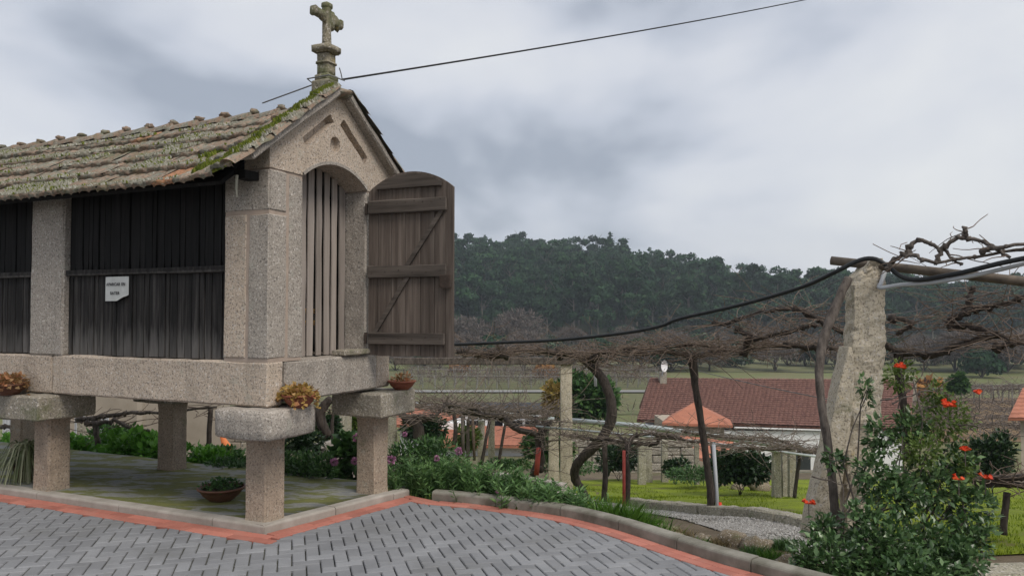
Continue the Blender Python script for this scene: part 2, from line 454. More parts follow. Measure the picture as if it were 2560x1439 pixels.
def paper_mat():
    t = NT('paper'); co = t.coord('Object'); t.color(t.ramp(t.noise(co, 9, 4), [(.3, (.50, .51, .49)), (.7, (.62, .63, .61))])); t.rough(.75); return t.m
MT['paper'] = paper_mat()
MT['ink'] = plain('ink', (.03, .03, .035), (.05, .05, .055), 40, .8)
MT['terracotta'] = plain('terracotta', (.20, .065, .04), (.29, .105, .065), 9, .75, .15)
MT['brown_bowl'] = plain('brown_plastic', (.10, .045, .028), (.15, .068, .042), 7, .55, .05)
MT['soil'] = plain('soil', (.035, .027, .02), (.075, .058, .042), 18, .95, .5)
MT['bark'] = plain('vine_bark', (.02, .016, .013), (.085, .068, .057), 26, .9, .8, (1.4, 1.4, .35))
MT['bark_grey'] = plain('vine_bark_grey', (.045, .037, .032), (.17, .145, .125), 22, .9, .8, (1.2, 1.2, .4))
MT['cane'] = plain('vine_cane', (.085, .06, .045), (.21, .16, .125), 30, .85, .3)
MT['cane_far'] = plain('vine_cane_far', (.085, .065, .052), (.21, .17, .14), 12, .85, .2)
MT['rust_pipe'] = plain('rusty_pipe', (.07, .058, .048), (.17, .135, .10), 9, .65, .2)
MT['galv'] = plain('galvanised_pipe', (.30, .34, .34), (.46, .50, .50), 5, .45, .05)
MT['pvc'] = plain('grey_pvc', (.40, .42, .44), (.50, .52, .54), 4, .45, .02)
MT['hose'] = plain('black_hose', (.014, .016, .017), (.028, .03, .032), 12, .5, .05)
MT['wire'] = plain('wire', (.10, .10, .10), (.18, .18, .18), 10, .6, .05)
MT['cable'] = plain('cable', (.015, .015, .016), (.03, .03, .03), 10, .7, .05)
MT['red_stake'] = plain('red_paint', (.30, .045, .035), (.42, .09, .07), 9, .7, .1)
MT['red_bright'] = plain('red_plastic', (.62, .03, .012), (.72, .06, .02), 5, .45, .02)
MT['orange'] = plain('orange_clay', (.60, .16, .05), (.72, .24, .09), 6, .7, .1)
MT['white_wall'] = plain('whitewash', (.74, .74, .74), (.82, .82, .82), 1.2, .9, .05)
MT['beige_wall'] = plain('beige_render', (.30, .26, .205), (.42, .37, .30), 1.1, .92, .15)
MT['stone_wall'] = granite('rubble_wall', (.28, .255, .20), (.37, .34, .28), sc=.4, moss=.1)
MT['roof_brown'] = plain('brown_roof_tile', (.08, .04, .034), (.27, .14, .11), 7, .85, .3, kind='World')
MT['roof_orange'] = plain('orange_roof_tile', (.30, .12, .075), (.46, .185, .115), 1.6, .8, .15)
MT['dark_void'] = plain('opening_shade', (.012, .013, .017), (.025, .026, .03), 3, .6)  # near-black stands in for shade inside the shed and the pipe mouth
MT['glass'] = plain('window_glass', (.03, .035, .04), (.05, .055, .06), 2, .1, 0, spec=.6)
MT['euc_bark'] = plain('eucalyptus_bark', (.07, .062, .052), (.16, .145, .125), .6, .9)
MT['euc'] = leafmat('eucalyptus_leaves', (.012, .032, .015), (.026, .060, .027), (.05, .098, .042), .15, .8, .1, .38)
MT['euc2'] = leafmat('pine_leaves', (.010, .032, .014), (.021, .056, .023), (.042, .088, .036), .15, .8, .1, .38)
MT['bare_twigs'] = leafmat('bare_twigs', (.085, .068, .06), (.14, .115, .10), (.19, .16, .14), .1, .9, .1)
MT['rust_leaves'] = leafmat('rust_leaves', (.22, .10, .03), (.34, .17, .05), (.45, .24, .07), .2, .8, .1)
MT['yellow_bush'] = leafmat('yellow_leaves', (.16, .14, .03), (.30, .22, .06), (.42, .29, .09), .25, .7, .2)
MT['lf_bright'] = leafmat('bright_leaves', (.06, .17, .02), (.12, .31, .035), (.20, .42, .065), .3, .42)
MT['lf_dark'] = leafmat('dark_leaves', (.010, .026, .010), (.022, .052, .018), (.045, .09, .03), .15, .45)
MT['lf_mid'] = leafmat('mid_leaves', (.026, .065, .018), (.055, .125, .035), (.11, .205, .06), .25, .5)
MT['lf_herb'] = leafmat('herb_leaves', (.05, .11, .03), (.10, .205, .06), (.19, .315, .11), .3, .5)
MT['lf_shrub'] = leafmat('shrub_leaves', (.028, .066, .020), (.07, .14, .045), (.17, .27, .11), .2, .32, .55)
MT['lf_shrub_y'] = leafmat('young_shrub_leaves', (.06, .10, .02), (.11, .17, .035), (.17, .23, .06), .3, .45)
MT['lf_stripe'] = leafmat('striped_leaves', (.08, .11, .04), (.19, .215, .10), (.42, .43, .28), .25, .5)
MT['succ'] = leafmat('succulent_leaves', (.30, .20, .05), (.45, .31, .10), (.48, .22, .11), .3, .5)
MT['succ2'] = leafmat('succulent_leaves_pink', (.24, .15, .06), (.42, .26, .13), (.45, .17, .09), .3, .5)
MT['petal_pink'] = leafmat('pink_petals', (.36, .13, .24), (.47, .22, .36), (.56, .33, .46), .3, .6)
MT['petal_red'] = leafmat('orange_red_petals', (.62, .05, .015), (.78, .08, .02), (.80, .14, .04), .3, .5)
MT['grass'] = leafmat('grass_blades', (.085, .14, .006), (.18, .255, .008), (.27, .33, .015), .35, .6)
MT['tuft'] = leafmat('tuft_blades', (.05, .13, .014), (.10, .22, .025), (.16, .30, .045), .35, .55)
MT['dry'] = leafmat('dry_stalks', (.20, .15, .07), (.34, .27, .15), (.42, .35, .21), .2, .8)
def ground_mat():
    t = NT('ground_soil'); co = t.coord('World'); n = t.noise(co, .9, 6, .7)
    c = t.ramp(n, [(.3, (.05, .04, .028)), (.46, (.105, .082, .054)), (.58, (.15, .118, .08)), (.68, (.08, .085, .034)), (.78, (.095, .115, .035))])
    n2 = t.noise(co, .045, 5, .65); c2 = t.ramp(n2, [(.32, (.13, .115, .06)), (.46, (.125, .145, .05)), (.6, (.165, .15, .08)), (.74, (.10, .13, .042))])
    sep = t.n.new('ShaderNodeSeparateXYZ'); t.l.new(t.geo.outputs['Position'], sep.inputs[0])
    far = t.n.new('ShaderNodeMapRange'); far.inputs['From Min'].default_value = 24; far.inputs['From Max'].default_value = 40; t.l.new(sep.outputs['Y'], far.inputs[0])
    c = t.mix(far.outputs[0], c, c2); t.color(c); t.bump(t.noise(co, 14, 5, .7), .7, .03); t.rough(.95); return t.m
MT['ground'] = ground_mat()
def lawn_mat():
    t = NT('lawn'); co = t.coord('World'); n = t.noise(co, 1.3, 6, .66)
    c = t.ramp(n, [(.33, (.12, .105, .038)), (.43, (.145, .19, .010)), (.68, (.235, .29, .012))])
    f = t.noise(co, 34, 4, .7); c = t.mix(t.math('MULTIPLY', t.step(f, .45, .7), .5), c, (.055, .085, .012))
    t.color(c); t.bump(f, .8, .03); t.rough(.95); return t.m
MT['lawn'] = lawn_mat()
MT['hill'] = plain('hill_floor', (.02, .028, .015), (.05, .055, .03), .05, .95)
MT['gravel'] = leafmat('gravel_stone', (.19, .18, .165), (.33, .32, .30), (.47, .46, .44), 0, .9, .2)
MT['rubble'] = leafmat('rubble_stone', (.07, .055, .035), (.15, .12, .08), (.26, .22, .16), 0, .95, .1)
MT['gravel_bed'] = plain('gravel_bed', (.20, .19, .175), (.33, .32, .30), 40, .95, .6)
MT['rock'] = granite('mossy_rock', (.20, .155, .10), (.28, .23, .16), moss=.4, stain=.4)
MT['field_green'] = plain('field_green', (.085, .105, .042), (.155, .14, .07), .5, .95)
MT['field_brown'] = plain('field_brown', (.17, .115, .06), (.25, .17, .09), .12, .95)
MT['road'] = plain('road_pale', (.20, .20, .19), (.26, .26, .25), .3, .9)
MT['vine_post'] = plain('vineyard_post', (.20, .195, .175), (.29, .28, .26), 1.0, .9)

# ------------------------------------------------------------------ ground, hill, fields, road
def sheet(name, xs, ys, fz, m, smooth=True):
    X, Y = np.meshgrid(xs, ys); Z = fz(X, Y); n = len(xs)
    v = np.stack([X, Y, Z], -1).reshape(-1, 3); i = np.arange(len(ys) - 1)[:, None] * n + np.arange(n - 1)[None, :]
    f = np.stack([i, i + 1, i + n + 1, i + n], -1).reshape(-1, 4)
    return link(name, mesh_np(name, v, f, smooth), None, m)
def spaced(lo, hi, dense_lo, dense_hi, d, grow=1.25):
    mid = list(np.arange(dense_lo, dense_hi + 1e-6, d)); a = []; s = d; q = dense_lo
    while q > lo: s *= grow; q -= s; a.append(max(q, lo))
    b = []; s = d; q = dense_hi
    while q < hi: s *= grow; q += s; b.append(min(q, hi))
    return np.array(sorted(set(a)) + mid + b)
_gn = lambda X, Y: terr(X, Y) + 0.03 * np.sin(X * 2.3 + np.cos(Y * 1.7)) * np.sin(Y * 1.9 + X) * np.clip((Y - 6) / 3, 0, 1)
tag(sheet('ground', spaced(-2500, 2500, -16, 14, .4), spaced(-600, 3000, 3, 48, .4), lambda X, Y: _gn(X, Y) - .012, MT['ground']), kind='structure')

RIDGE_PX = np.array([-2600, -800, 300, 1000, 1200, 1400, 1550, 1650, 1800, 1950, 2100, 2350, 2560, 2900, 3600, 5000])
RIDGE_PY = np.array([690, 640, 610, 604, 600, 604, 622, 655, 688, 692, 712, 716, 748, 755, 740, 765])
RY0, RY1 = 255.0, 400.0
def ridge_z(x):
    return EYE + (780 - np.interp(x / 400 * FPX + CX, RIDGE_PX, RIDGE_PY)) / FPX * 400 - 17.5
def hillz(x, y):
    x = np.asarray(x, float); y = np.asarray(y, float); t = np.clip((y - RY0) / (RY1 - RY0), 0, 1)
    back = np.clip((y - RY1) / 230, 0, 1)
    return -10.4 + (ridge_z(x) + 10.4) * (t ** .8) * (1 - back * back * (3 - 2 * back)) + .6 * np.sin(x * .06) * np.sin(y * .05) * t
tag(sheet('hill', np.linspace(-600, 600, 101), np.concatenate([np.linspace(240, 420, 31), np.linspace(440, 600, 7)]), hillz, MT['hill']), kind='structure')
tag(sheet('field', np.linspace(-60, 24, 30), np.linspace(84, 150, 20), lambda X, Y: terr(X, Y) + .05, MT['field_green']), kind='structure')
tag(sheet('field', np.linspace(24.5, 130, 30), np.linspace(64, 104, 20), lambda X, Y: terr(X, Y) + .05, MT['field_brown']), kind='structure')
tag(sheet('field', np.linspace(22, 120, 30), np.linspace(150, 205, 20), lambda X, Y: terr(X, Y) + .05, MT['field_green']), kind='structure')
tag(sheet('road', np.linspace(-90, 21, 40), np.linspace(110.5, 113.5, 3), lambda X, Y: terr(X, Y) + .25, MT['road']), kind='structure')
# lawn on the terrace below the kerb bank, with its low granite edging
LAWN_P = [atf(1590, 1264, T), atf(1950, 1304, T)]
def lawn_front(x):
    p, q = LAWN_P; return p[1] + (q[1] - p[1]) * (x - p[0]) / (q[0] - p[0])
_xs = np.arange(-2.6, 9.01, .25); _lv, _lf = [], []
_ys = np.linspace(0, 1, 44)
for j, t in enumerate(_ys):
    for x in _xs:
        y0 = max(lawn_front(x) + .05, 8.2) if x > 1.4 else 10.4 + (1.4 - x) * .35; y = y0 + (22.5 - y0) * t; x2 = x * (1 + .55 * t)
        _lv.append((x2, y, float(_gn(x2, y)) + .008))
_n = len(_xs)
_lf = [(j*_n+i, j*_n+i+1, (j+1)*_n+i+1, (j+1)*_n+i) for j in range(len(_ys)-1) for i in range(_n-1)]
tag(link('lawn', mesh_np('lawn', _lv, _lf, True), None, MT['lawn']), kind='structure')

def blades(pts, h, w, seed, lean=.35):
    r_ = np.random.default_rng(seed); n = len(pts); P = np.asarray(pts, float); az = r_.uniform(0, 2*np.pi, n)
    hh = h * r_.uniform(.5, 1.2, n); ww = w * r_.uniform(.6, 1.3, n); la = r_.uniform(0, 2*np.pi, n); ll = hh * lean * r_.uniform(.2, 1.6, n)
    d = np.stack([np.cos(az), np.sin(az), np.zeros(n)], -1) * ww[:, None]
    tip = P + np.stack([np.cos(la)*ll, np.sin(la)*ll, hh], -1); midp = P + np.stack([np.cos(la)*ll*.35, np.sin(la)*ll*.35, hh*.6], -1)
    v = np.stack([P - d, P + d, midp + d*.7, tip, midp - d*.7], 1).reshape(-1, 3)
    f = (np.arange(n)[:, None] * 5 + np.arange(5)[None, :])
    return v, f
_p = []
while len(_p) < 26000:
    t = NR.random(); x = NR.uniform(-2.6, 9.0); y0 = max(lawn_front(x) + .05, 8.2) if x > 1.4 else 10.4 + (1.4 - x) * .35
    y = y0 + (20 - y0) * t ** 1.6; x2 = x * (1 + .55 * (y - y0) / (22.5 - y0))
    if mnoise.noise(Vector((x2 * .9, y * .6, 1))) > -.25 + .2 * NR.random(): _p.append((x2, y, float(_gn(x2, y))))
_v, _f = blades(_p, .05, .006, 3)
tag(link('grass', mesh_np('grass', _v, _f), None, MT['grass']), 'short bright green grass growing on the lawn under the pergolas', 'grass', kind='stuff')

# ------------------------------------------------------------------ paving: herringbone pavers, red border, kerbs
K0 = atz(660, 1335, .05)
KA, KB = AB(K0[0], K0[1])
kerb_r_px = [(1079, 1250), (1180, 1259), (1281, 1272), (1360, 1283), (1428, 1295), (1520, 1318), (1600, 1343), (1700, 1376), (1800, 1408), (1904, 1437), (2010, 1466), (2130, 1500), (2300, 1560)]
KR = smooth_path([atf(x, y, pav) for x, y in kerb_r_px], 5)
K_END = atf(1024, 1238, pav)
EA, EB = AB(K_END[0], K_END[1])
KL_path = [W(9.0, KB), W(KA, KB), np.array([K_END[0], K_END[1], 0])]
KL_path = [np.array([q[0], q[1], 0.0]) for q in KL_path]
def poly_dist(pts, x, y):
    best = 9e9
    for p, q in zip(pts[:-1], pts[1:]):
        d = np.array([q[0]-p[0], q[1]-p[1]]); L2 = d @ d; t = min(1, max(0, ((x-p[0])*d[0] + (y-p[1])*d[1]) / max(L2, 1e-9)))
        best = min(best, math.hypot(x - p[0] - t*d[0], y - p[1] - t*d[1]))
    return best
BORDER = KL_path + [KR[0]] + KR[1:]
def inside(x, y):           # is the point on the yard side of the border line
    far = [(60, -60), (-60, -60), (-60, 60)]
    P = [(q[0], q[1]) for q in BORDER] + far; c = False; j = len(P) - 1
    for i in range(len(P)):
        xi, yi = P[i]; xj, yj = P[j]
        if (yi > y) != (yj > y) and x < (xj - xi) * (y - yi) / (yj - yi) + xi: c = not c
        j = i
    return c
def pav_np(X, Y):
    b = (X - O2[0]) * V2[0] + (Y - O2[1]) * V2[1]; return 0.05 - 0.045 * np.maximum(b + .05, 0)
_bx, _by, _bf = [], [], []
# bed of the paving: a fan of strips from the border back past the camera
_bv = []
for i, q in enumerate(BORDER):
    for t in (0, .25, .5, .75, 1):
        e = (min(max(q[0], -9) * 1.0, 9), -7.0); x = q[0] + (e[0]-q[0])*t; y = q[1] + (e[1]-q[1])*t
        _bv.append((x, y, pav(x, y) - .012))
_bf = [(i*5+k, i*5+k+1, (i+1)*5+k+1, (i+1)*5+k) for i in range(len(BORDER)-1) for k in range(4)]
paving = tag(link('paving', mesh_np('paving', _bv, _bf), None, MT['joint']), kind='structure')
PA = math.radians(-16); e1 = np.array([math.sin(PA), math.cos(PA)]); e2 = np.array([e1[1], -e1[0]])
def slope_rot(x, y, z0rot):
    h = .02; nx = -(pav(x+h, y) - pav(x-h, y)) / (2*h); ny = -(pav(x, y+h) - pav(x, y-h)) / (2*h)
    n = Vector((nx, ny, 1)).normalized(); return Vector((0, 0, 1)).rotation_difference(n).to_matrix().to_4x4() @ Matrix.Rotation(z0rot, 4, 'Z')
paver_meshes = []
for k in range(4):
    c = .0045 + .0008 * k; mb = MB().cbox((-.0842, -.0402, -.03), (.0842, .0402, 0), c); paver_meshes.append(mb.mesh('paver')); paver_meshes[-1].materials.append(MT['paver'])
cands = []
for t in range(-105, 105):
    for s in range(-55, 55):
        for kind in (0, 1):
            cx_, cy_ = (t + 2*s + 1.0, t - 2*s + .5) if kind == 0 else (t + 2*s + 2.5, t - 2*s + 0.0)
            q = np.array([.3, 5.4]) + (cx_ * e2 + cy_ * e1) * .088
            if not (-9 < q[0] < 7 and 1.0 < q[1] < 10.5): continue
            if not inside(q[0], q[1]): continue
            d = poly_dist(BORDER, q[0], q[1])
            if d < .13: continue
            z = pav(q[0], q[1]); p = project((q[0], q[1], z))
            vis = -40 < p[0] < 2600 and p[1] < 1460
            if q[1] < 3.2 and not vis: continue
            cands.append((vis, -q[1], q[0], q[1], z, kind))
cands.sort(key=lambda c: (not c[0], -c[1]))
rest = MB()
for i, (vis, _, x, y, z, kind) in enumerate(cands):
    a = math.atan2(e2[1], e2[0]) + (math.pi/2 if kind else 0) + rnd.uniform(-.012, .012)
    Mx = Matrix.Translation((x, y, z + rnd.uniform(-.0015, .0015))) @ slope_rot(x, y, a)
    if vis and i < 300:
        o = bpy.data.objects.new('paver', paver_meshes[i % 4]); COL.objects.link(o); o.parent = paving; o.matrix_basis = Mx
    else:
        rest.cbox((-.0842, -.0402, -.03), (.0842, .0402, 0), .005, Mx)
tag(rest.build('paver_field', MT['paver'], paving), kind='stuff')
# red border: two running rows of bricks inside the kerb
brick_mesh = MB().cbox((-.0975, -.0405, -.03), (.0975, .0405, 0), .003).mesh('red_brick'); brick_mesh.materials.append(MT['red_brick'])
def offset_path(pts, d):
    out = []
    for i in range(len(pts)):
        p = pts[i][:2]; a = pts[i][:2] - pts[i-1][:2] if i > 0 else None; b = pts[i+1][:2] - pts[i][:2] if i < len(pts)-1 else None
        na = np.array([-a[1], a[0]]) / np.linalg.norm(a) if a is not None and np.linalg.norm(a) > 0 else None
        nb = np.array([-b[1], b[0]]) / np.linalg.norm(b) if b is not None and np.linalg.norm(b) > 0 else None
        if na is None: n = nb
        elif nb is None: n = na
        else: n = (na + nb); n = n / max(n @ n / 2, .5)
        out.append(p + n * d)
    return out
def walk(pts, step, start=0.0):
    seg = []; acc = start
    for p, q in zip(pts[:-1], pts[1:]):
        L = np.linalg.norm(q - p)
        while acc < L: seg.append((p + (q-p)*acc/L, math.atan2(q[1]-p[1], q[0]-p[0]))); acc += step
        acc -= L
    return seg
_side = -1.0            # the border runs left to right, the yard lies to its right
_path = [np.array(q[:2]) for q in BORDER if q[0] > -7.5]
_path = [np.array(W(6.0, KB)[:2])] + _path
nb_ = 0
for row, off in ((0, .045), (1, .128)):
    for q, ang in walk([np.append(p, 0) [:2] for p in offset_path(_path, _side * off)], .2, .1 * row):
        if q[0] > 3.2: continue
        o = bpy.data.objects.new('red_brick', brick_mesh); COL.objects.link(o); o.parent = paving
        o.matrix_basis = Matrix.Translation((q[0], q[1], pav(q[0], q[1]) + .005 + rnd.uniform(-.001, .001))) @ slope_rot(q[0], q[1], ang)
# kerbs: cast stones laid end to end
def kerb(name, path, w, h, L, m, r, gap=.008, zf=None, seed=0):
    ks = empty(name, (path[0][0], path[0][1], 0)); tag(ks, kind='structure'); r_ = random.Random(seed)
    pts = [np.array(q[:2]) for q in path]; d = [0]
    for p, q in zip(pts[:-1], pts[1:]): d.append(d[-1] + np.linalg.norm(q-p))
    def pos(s):
        s = min(max(s, 0), d[-1]); i = max(k for k in range(len(d)) if d[k] <= s); i = min(i, len(pts)-2)
        t = (s-d[i]) / max(d[i+1]-d[i], 1e-6); return pts[i] + (pts[i+1]-pts[i])*t, (pts[i+1]-pts[i]) / max(d[i+1]-d[i], 1e-6)
    s = 0
    while s < d[-1] - .05:
        e = min(s + L, d[-1]); n = 4; vs = []; fs = []
        prof = [(0, -.25)] + [(0, h - r)] + [(r - r*math.cos(a), h - r + r*math.sin(a)) for a in np.linspace(.3, math.pi/2, 4)] + [(w - r*.5, h), (w, h - r*.5), (w, -.25)]
        jz = r_.uniform(-.004, .004)
        for i in range(n + 1):
            q, tn = pos(s + gap/2 + (e - s - gap) * i / n); nn = np.array([-tn[1], tn[0]])
            for (x, z) in prof:
                p = q + nn * x; vs.append((p[0], p[1], zf(q[0], q[1]) + z + jz))
        m_ = len(prof)
        for i in range(n):
            for k in range(m_ - 1): fs.append((i*m_+k, i*m_+k+1, (i+1)*m_+k+1, (i+1)*m_+k))
        fs.append(tuple(range(m_-1, -1, -1))); fs.append(tuple(n*m_+k for k in range(m_)))
        link('kerb_stone', mesh_np('kerb_stone', vs, [tuple(reversed(f)) for f in fs]), ks, m)
        s = e
    return ks
kerb('kerb', [W(7.5, KB), W(KA, KB)], .11, .062, 1.0, MT['concrete'], .02, zf=pav, seed=1)
kerb('kerb', [W(KA, KB), K_END], .11, .062, .75, MT['concrete'], .02, zf=pav, seed=2)
kerb('kerb', KR, .11, .082, .62, MT['kerb_old'], .026, zf=pav, seed=3)
# mossy slab under the granary
_pv = []; _pf = []
_as = np.linspace(KA + .1, 7.4, 40); _bs = np.linspace(KB + .1, 1.85, 14)
for a in _as:
    for b in _bs:
        am = (EA - KA) * max(0, b - KB) / (EB - KB) + .0; q = W(a + am * (1 - (a - _as[0]) / (7.4 - _as[0])), b); _pv.append((q[0], q[1], plat(b) + .004 * mnoise.noise(Vector((q[0]*3, q[1]*3, 0)))))
for i in range(len(_as)-1):
    for j in range(len(_bs)-1): n_ = len(_bs); _pf.append((i*n_+j, i*n_+j+1, (i+1)*n_+j+1, (i+1)*n_+j))
# skirt so that the slab has thickness
for i in range(len(_as)-1):
    j = len(_bs)-1; a0 = i*n_+j; a1 = (i+1)*n_+j; o0 = len(_pv); _pv.append((*_pv[a0][:2], -.5)); _pv.append((*_pv[a1][:2], -.5)); _pf.append((a0, o0, o0+1, a1))
for j in range(len(_bs)-1):
    o0 = len(_pv); _pv.append((*_pv[j][:2], -.5)); _pv.append((*_pv[j+1][:2], -.5)); _pf.append((j+1, o0+1, o0, j))
tag(link('granary_slab', mesh_np('granary_slab', _pv, _pf, True), None, MT['slab']), kind='structure')

# ------------------------------------------------------------------ the granary (local frame: x = across the gable, y = along, z = up)
GR = empty('granary', (O2[0], O2[1], 0), math.pi/2 - TH)
tag(GR, 'raised granite and dark wood granary with mossy tiled roof and stone cross', 'granary')
def gpart(name, mb, m, parent=GR, smooth=False): return local(name, mb, m, parent, smooth)
ZB0, ZB1 = .955, 1.286
LEN = 5.1
# legs and their square cap stones (a, b)
def leg(a, b, cap_a, cap_b, seed, rounded=False):
    zf = plat(b) - .03; h = .105
    def tp(x, y, z):
        t = (z - zf) / (.76 - zf); k = 1 + .10 * max(0, (t - .86) / .14) - .03 * t + .05 * max(0, .06 - t) / .06
        return (b + (x-b)*k, a + (y-a)*k, z)
    lg = gpart('leg', MB().rough((b-h, a-h, zf), (b+h, a+h, .745), .07, .006, .016, seed, tp), MT['granite_leg'])
    H = .27; x0, x1, y0, y1 = cap_b-H, cap_b+H, cap_a-H, cap_a+H
    def rp(x, y, z):
        if rounded:
            dx, dy = (x-cap_b)/H, (y-cap_a)/H; n = (abs(dx)**5 + abs(dy)**5) ** .2; m_ = max(abs(dx), abs(dy)); k = m_/n if n > 1e-6 else 1
            x, y = cap_b + (x-cap_b)*(.3+.7*k)*1.04, cap_a + (y-cap_a)*(.3+.7*k)*1.04
        t = (z - .74) / .2; k = 1 - .03 * max(0, .3 - t)
        return (cap_b + (x-cap_b)*k, cap_a + (y-cap_a)*k, z)
    gpart('cap_stone', MB().rough((x0, y0, .74), (x1, y1, .948), .06, .007, .014, seed + 20, rp), MT['granite_mossy'] if seed != 1 else MT['granite_grey'], smooth=seed == 1)
    if seed in (3, 4, 5, 6): gpart('foot_mortar', MB().rough((b-.125, a-.125, zf), (b+.125, a+.125, zf+.038), .06, .012, .02, seed + 40), MT['slab'], smooth=True)
leg(.15, .15, .12, .12, 1, True); leg(.07, 1.43, .07, 1.45, 2); leg(2.55, .15, 2.55, .10, 3); leg(2.55, 1.45, 2.55, 1.45, 4)
leg(4.9, .15, 4.9, .12, 5); leg(4.9, 1.45, 4.9, 1.45, 6)
# sill beams
gpart('sill_beam', MB().rough((0, 0, ZB0), (.17, 2.36, ZB1), .08, .006, .014, 7), MT['granite'])
gpart('sill_beam', MB().rough((0.004, 2.372, ZB0), (.17, LEN, ZB1 - .004), .08, .006, .014, 8), MT['granite'])
gpart('sill_beam', MB().rough((.176, -.012, ZB0 + .02), (1.375, .3, ZB1 - .006), .08, .006, .014, 9), MT['granite_grey'])
gpart('sill_beam', MB().rough((1.381, 0, ZB0 + .02), (1.6, LEN, ZB1 - .008), .1, .006, .014, 10), MT['granite'])
gpart('sill_beam', MB().rough((.176, LEN - .3, ZB0), (1.375, LEN, ZB1), .12, .006, .014, 11), MT['granite'])
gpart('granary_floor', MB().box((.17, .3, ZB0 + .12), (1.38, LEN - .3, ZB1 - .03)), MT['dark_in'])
# corner pillars: stones with mortar between
PT = 2.715
def pillar(x0, sgn, yb, ys, seed):
    X = lambda x: x0 + sgn * x
    def st(xa, xb, ya, yb_, za, zb, sd, m='granite_grey'):
        xs = sorted((X(xa), X(xb))); ysr = sorted((yb + ys*ya, yb + ys*yb_))
        gpart('pillar_stone', MB().rough((xs[0], ysr[0], za), (xs[1], ysr[1], zb), .075, .005, .012, sd), MT[m])
    st(0, .195, 0, .198, ZB1 + .02, 2.378, seed); st(0.003, .195, .216, .437, ZB1 + .02, 2.378, seed+1, 'granite')
    st(0.002, .19, 0.002, .437, 2.40, PT - .012, seed+2); st(.212, .385, 0.004, .235, ZB1 + .012, PT - .012, seed+3)
    xs = sorted((X(.008), X(.372))); ysr = sorted((yb + ys*.008, yb + ys*.225))
    gpart('mortar_joint', MB().box((xs[0], ysr[0], ZB1 - .005), (xs[1], ysr[1], PT)), MT['mortar'])
    xs = sorted((X(.009), X(.19))); ysr = sorted((yb + ys*.22, yb + ys*.43))
    gpart('mortar_joint', MB().box((xs[0], ysr[0], ZB1 - .005), (xs[1], ysr[1], PT)), MT['mortar'])
pillar(0, 1, 0, 1, 30); pillar(1.6, -1, 0, 1, 40)
pillar(0, 1, LEN, -1, 50); pillar(1.6, -1, LEN, -1, 60)
gpart('post_stone', MB().rough((0, 2.24, ZB1 - .004), (.2, 2.666, 2.72), .08, .006, .014, 70), MT['granite_grey'])
gpart('post_stone', MB().rough((1.4, 2.24, ZB1 - .004), (1.6, 2.666, 2.72), .1, .006, .014, 71), MT['granite_grey'])
# gable stone with door arch, two slanting slots and a round hollow
GC = .795; RISE = .145; HALF = .4175; AR = (HALF**2 + RISE**2) / (2*RISE)
def arch_z(x, extra=0.0):
    return PT + RISE - AR + math.sqrt(max((AR + extra)**2 - (x - GC)**2, 0)) if abs(x - GC) < HALF + extra else PT
def roof_under(x): return 3.472 - .726 * abs(x - GC)
def gable(y0, y1, door=True, front=True):
    bm = bmesh.new(); xs = sorted(set([0, 1.6] + list(np.linspace(0.02, 1.58, 40)) + [GC-HALF, GC+HALF]))
    bot = [(x, arch_z(x) if door else PT) for x in xs]; top = [(x, roof_under(x)) for x in xs]
    mb = MB(); n = len(xs); ROWS = 12
    vs = []; fs = []
    yf = y0
    def dep(x, z):          # recess depth at a point of the front face
        if not front: return 0
        if (x - .775)**2 + (z - 3.035)**2 < .062**2: return .05
        for sx in (-1, 1):
            ax, az, bx, bz = (GC + sx*.07, 3.24, GC + sx*.41, 2.98)
            d = np.array([bx-ax, bz-az]); L = np.linalg.norm(d); d /= L; r = np.array([x-ax, z-az]); t = r @ d; o = abs(r[0]*d[1] - r[1]*d[0])
            if 0 < t < L and o < .036: return .075
        return 0
    NX, NZ = 190, 110
    gx = np.linspace(0, 1.6, NX); idx = {}
    for i in range(NX):
        zb = arch_z(gx[i]) if door else PT; zt = roof_under(gx[i])
        for j in range(NZ):
            z = zb + (zt - zb) * j / (NZ-1); nz = mnoise.noise(Vector((gx[i]*9, z*9, 4)))*.004 + mnoise.noise(Vector((gx[i]*3, z*3, 9)))*.004
            vs.append((gx[i], yf + dep(gx[i], z) + nz, z))
    for i in range(NX-1):
        for j in range(NZ-1): a = i*NZ+j; fs.append((a, a+NZ, a+NZ+1, a+1))
    o = len(vs)
    for i in range(NX):
        zb = arch_z(gx[i]) if door else PT; vs.append((gx[i], y1, zb)); vs.append((gx[i], y1, roof_under(gx[i])))
    for i in range(NX-1):
        a = o + 2*i; fs.append((a, a+1, a+3, a+2)); fs.append((i*NZ, a, a+2, (i+1)*NZ)); fs.append((i*NZ+NZ-1, (i+1)*NZ+NZ-1, a+3, a+1))
    fs.append((0, NZ-1, o+1, o)) ; e = o + 2*(NX-1); fs.append(((NX-1)*NZ, e, e+1, (NX-1)*NZ+NZ-1))
    bm.free(); mb.add(vs, fs); return mb
gpart('gable_stone', gable(0, .24), MT['granite'])
gpart('gable_stone', gable(LEN - .24, LEN, False, False), MT['granite'])
# raised band round the arch
ab = MB(); na = 28; vs = []; fs = []
for i in range(na + 1):
    x = GC - HALF + 2*HALF*i/na; z = arch_z(x); n = np.array([x - GC, z - (PT + RISE - AR)]); n /= np.linalg.norm(n)
    for (r, y) in ((.001, .03), (.001, -.012), (.026, -.012), (.028, .006)): vs.append((x + n[0]*r, y, z + n[1]*r))
for i in range(na):
    for k in range(4): j = (k+1) % 4; fs.append((i*4+k, (i+1)*4+k, (i+1)*4+j, i*4+j))
gpart('arch_moulding', ab.add(vs, fs), MT['granite_grey'])
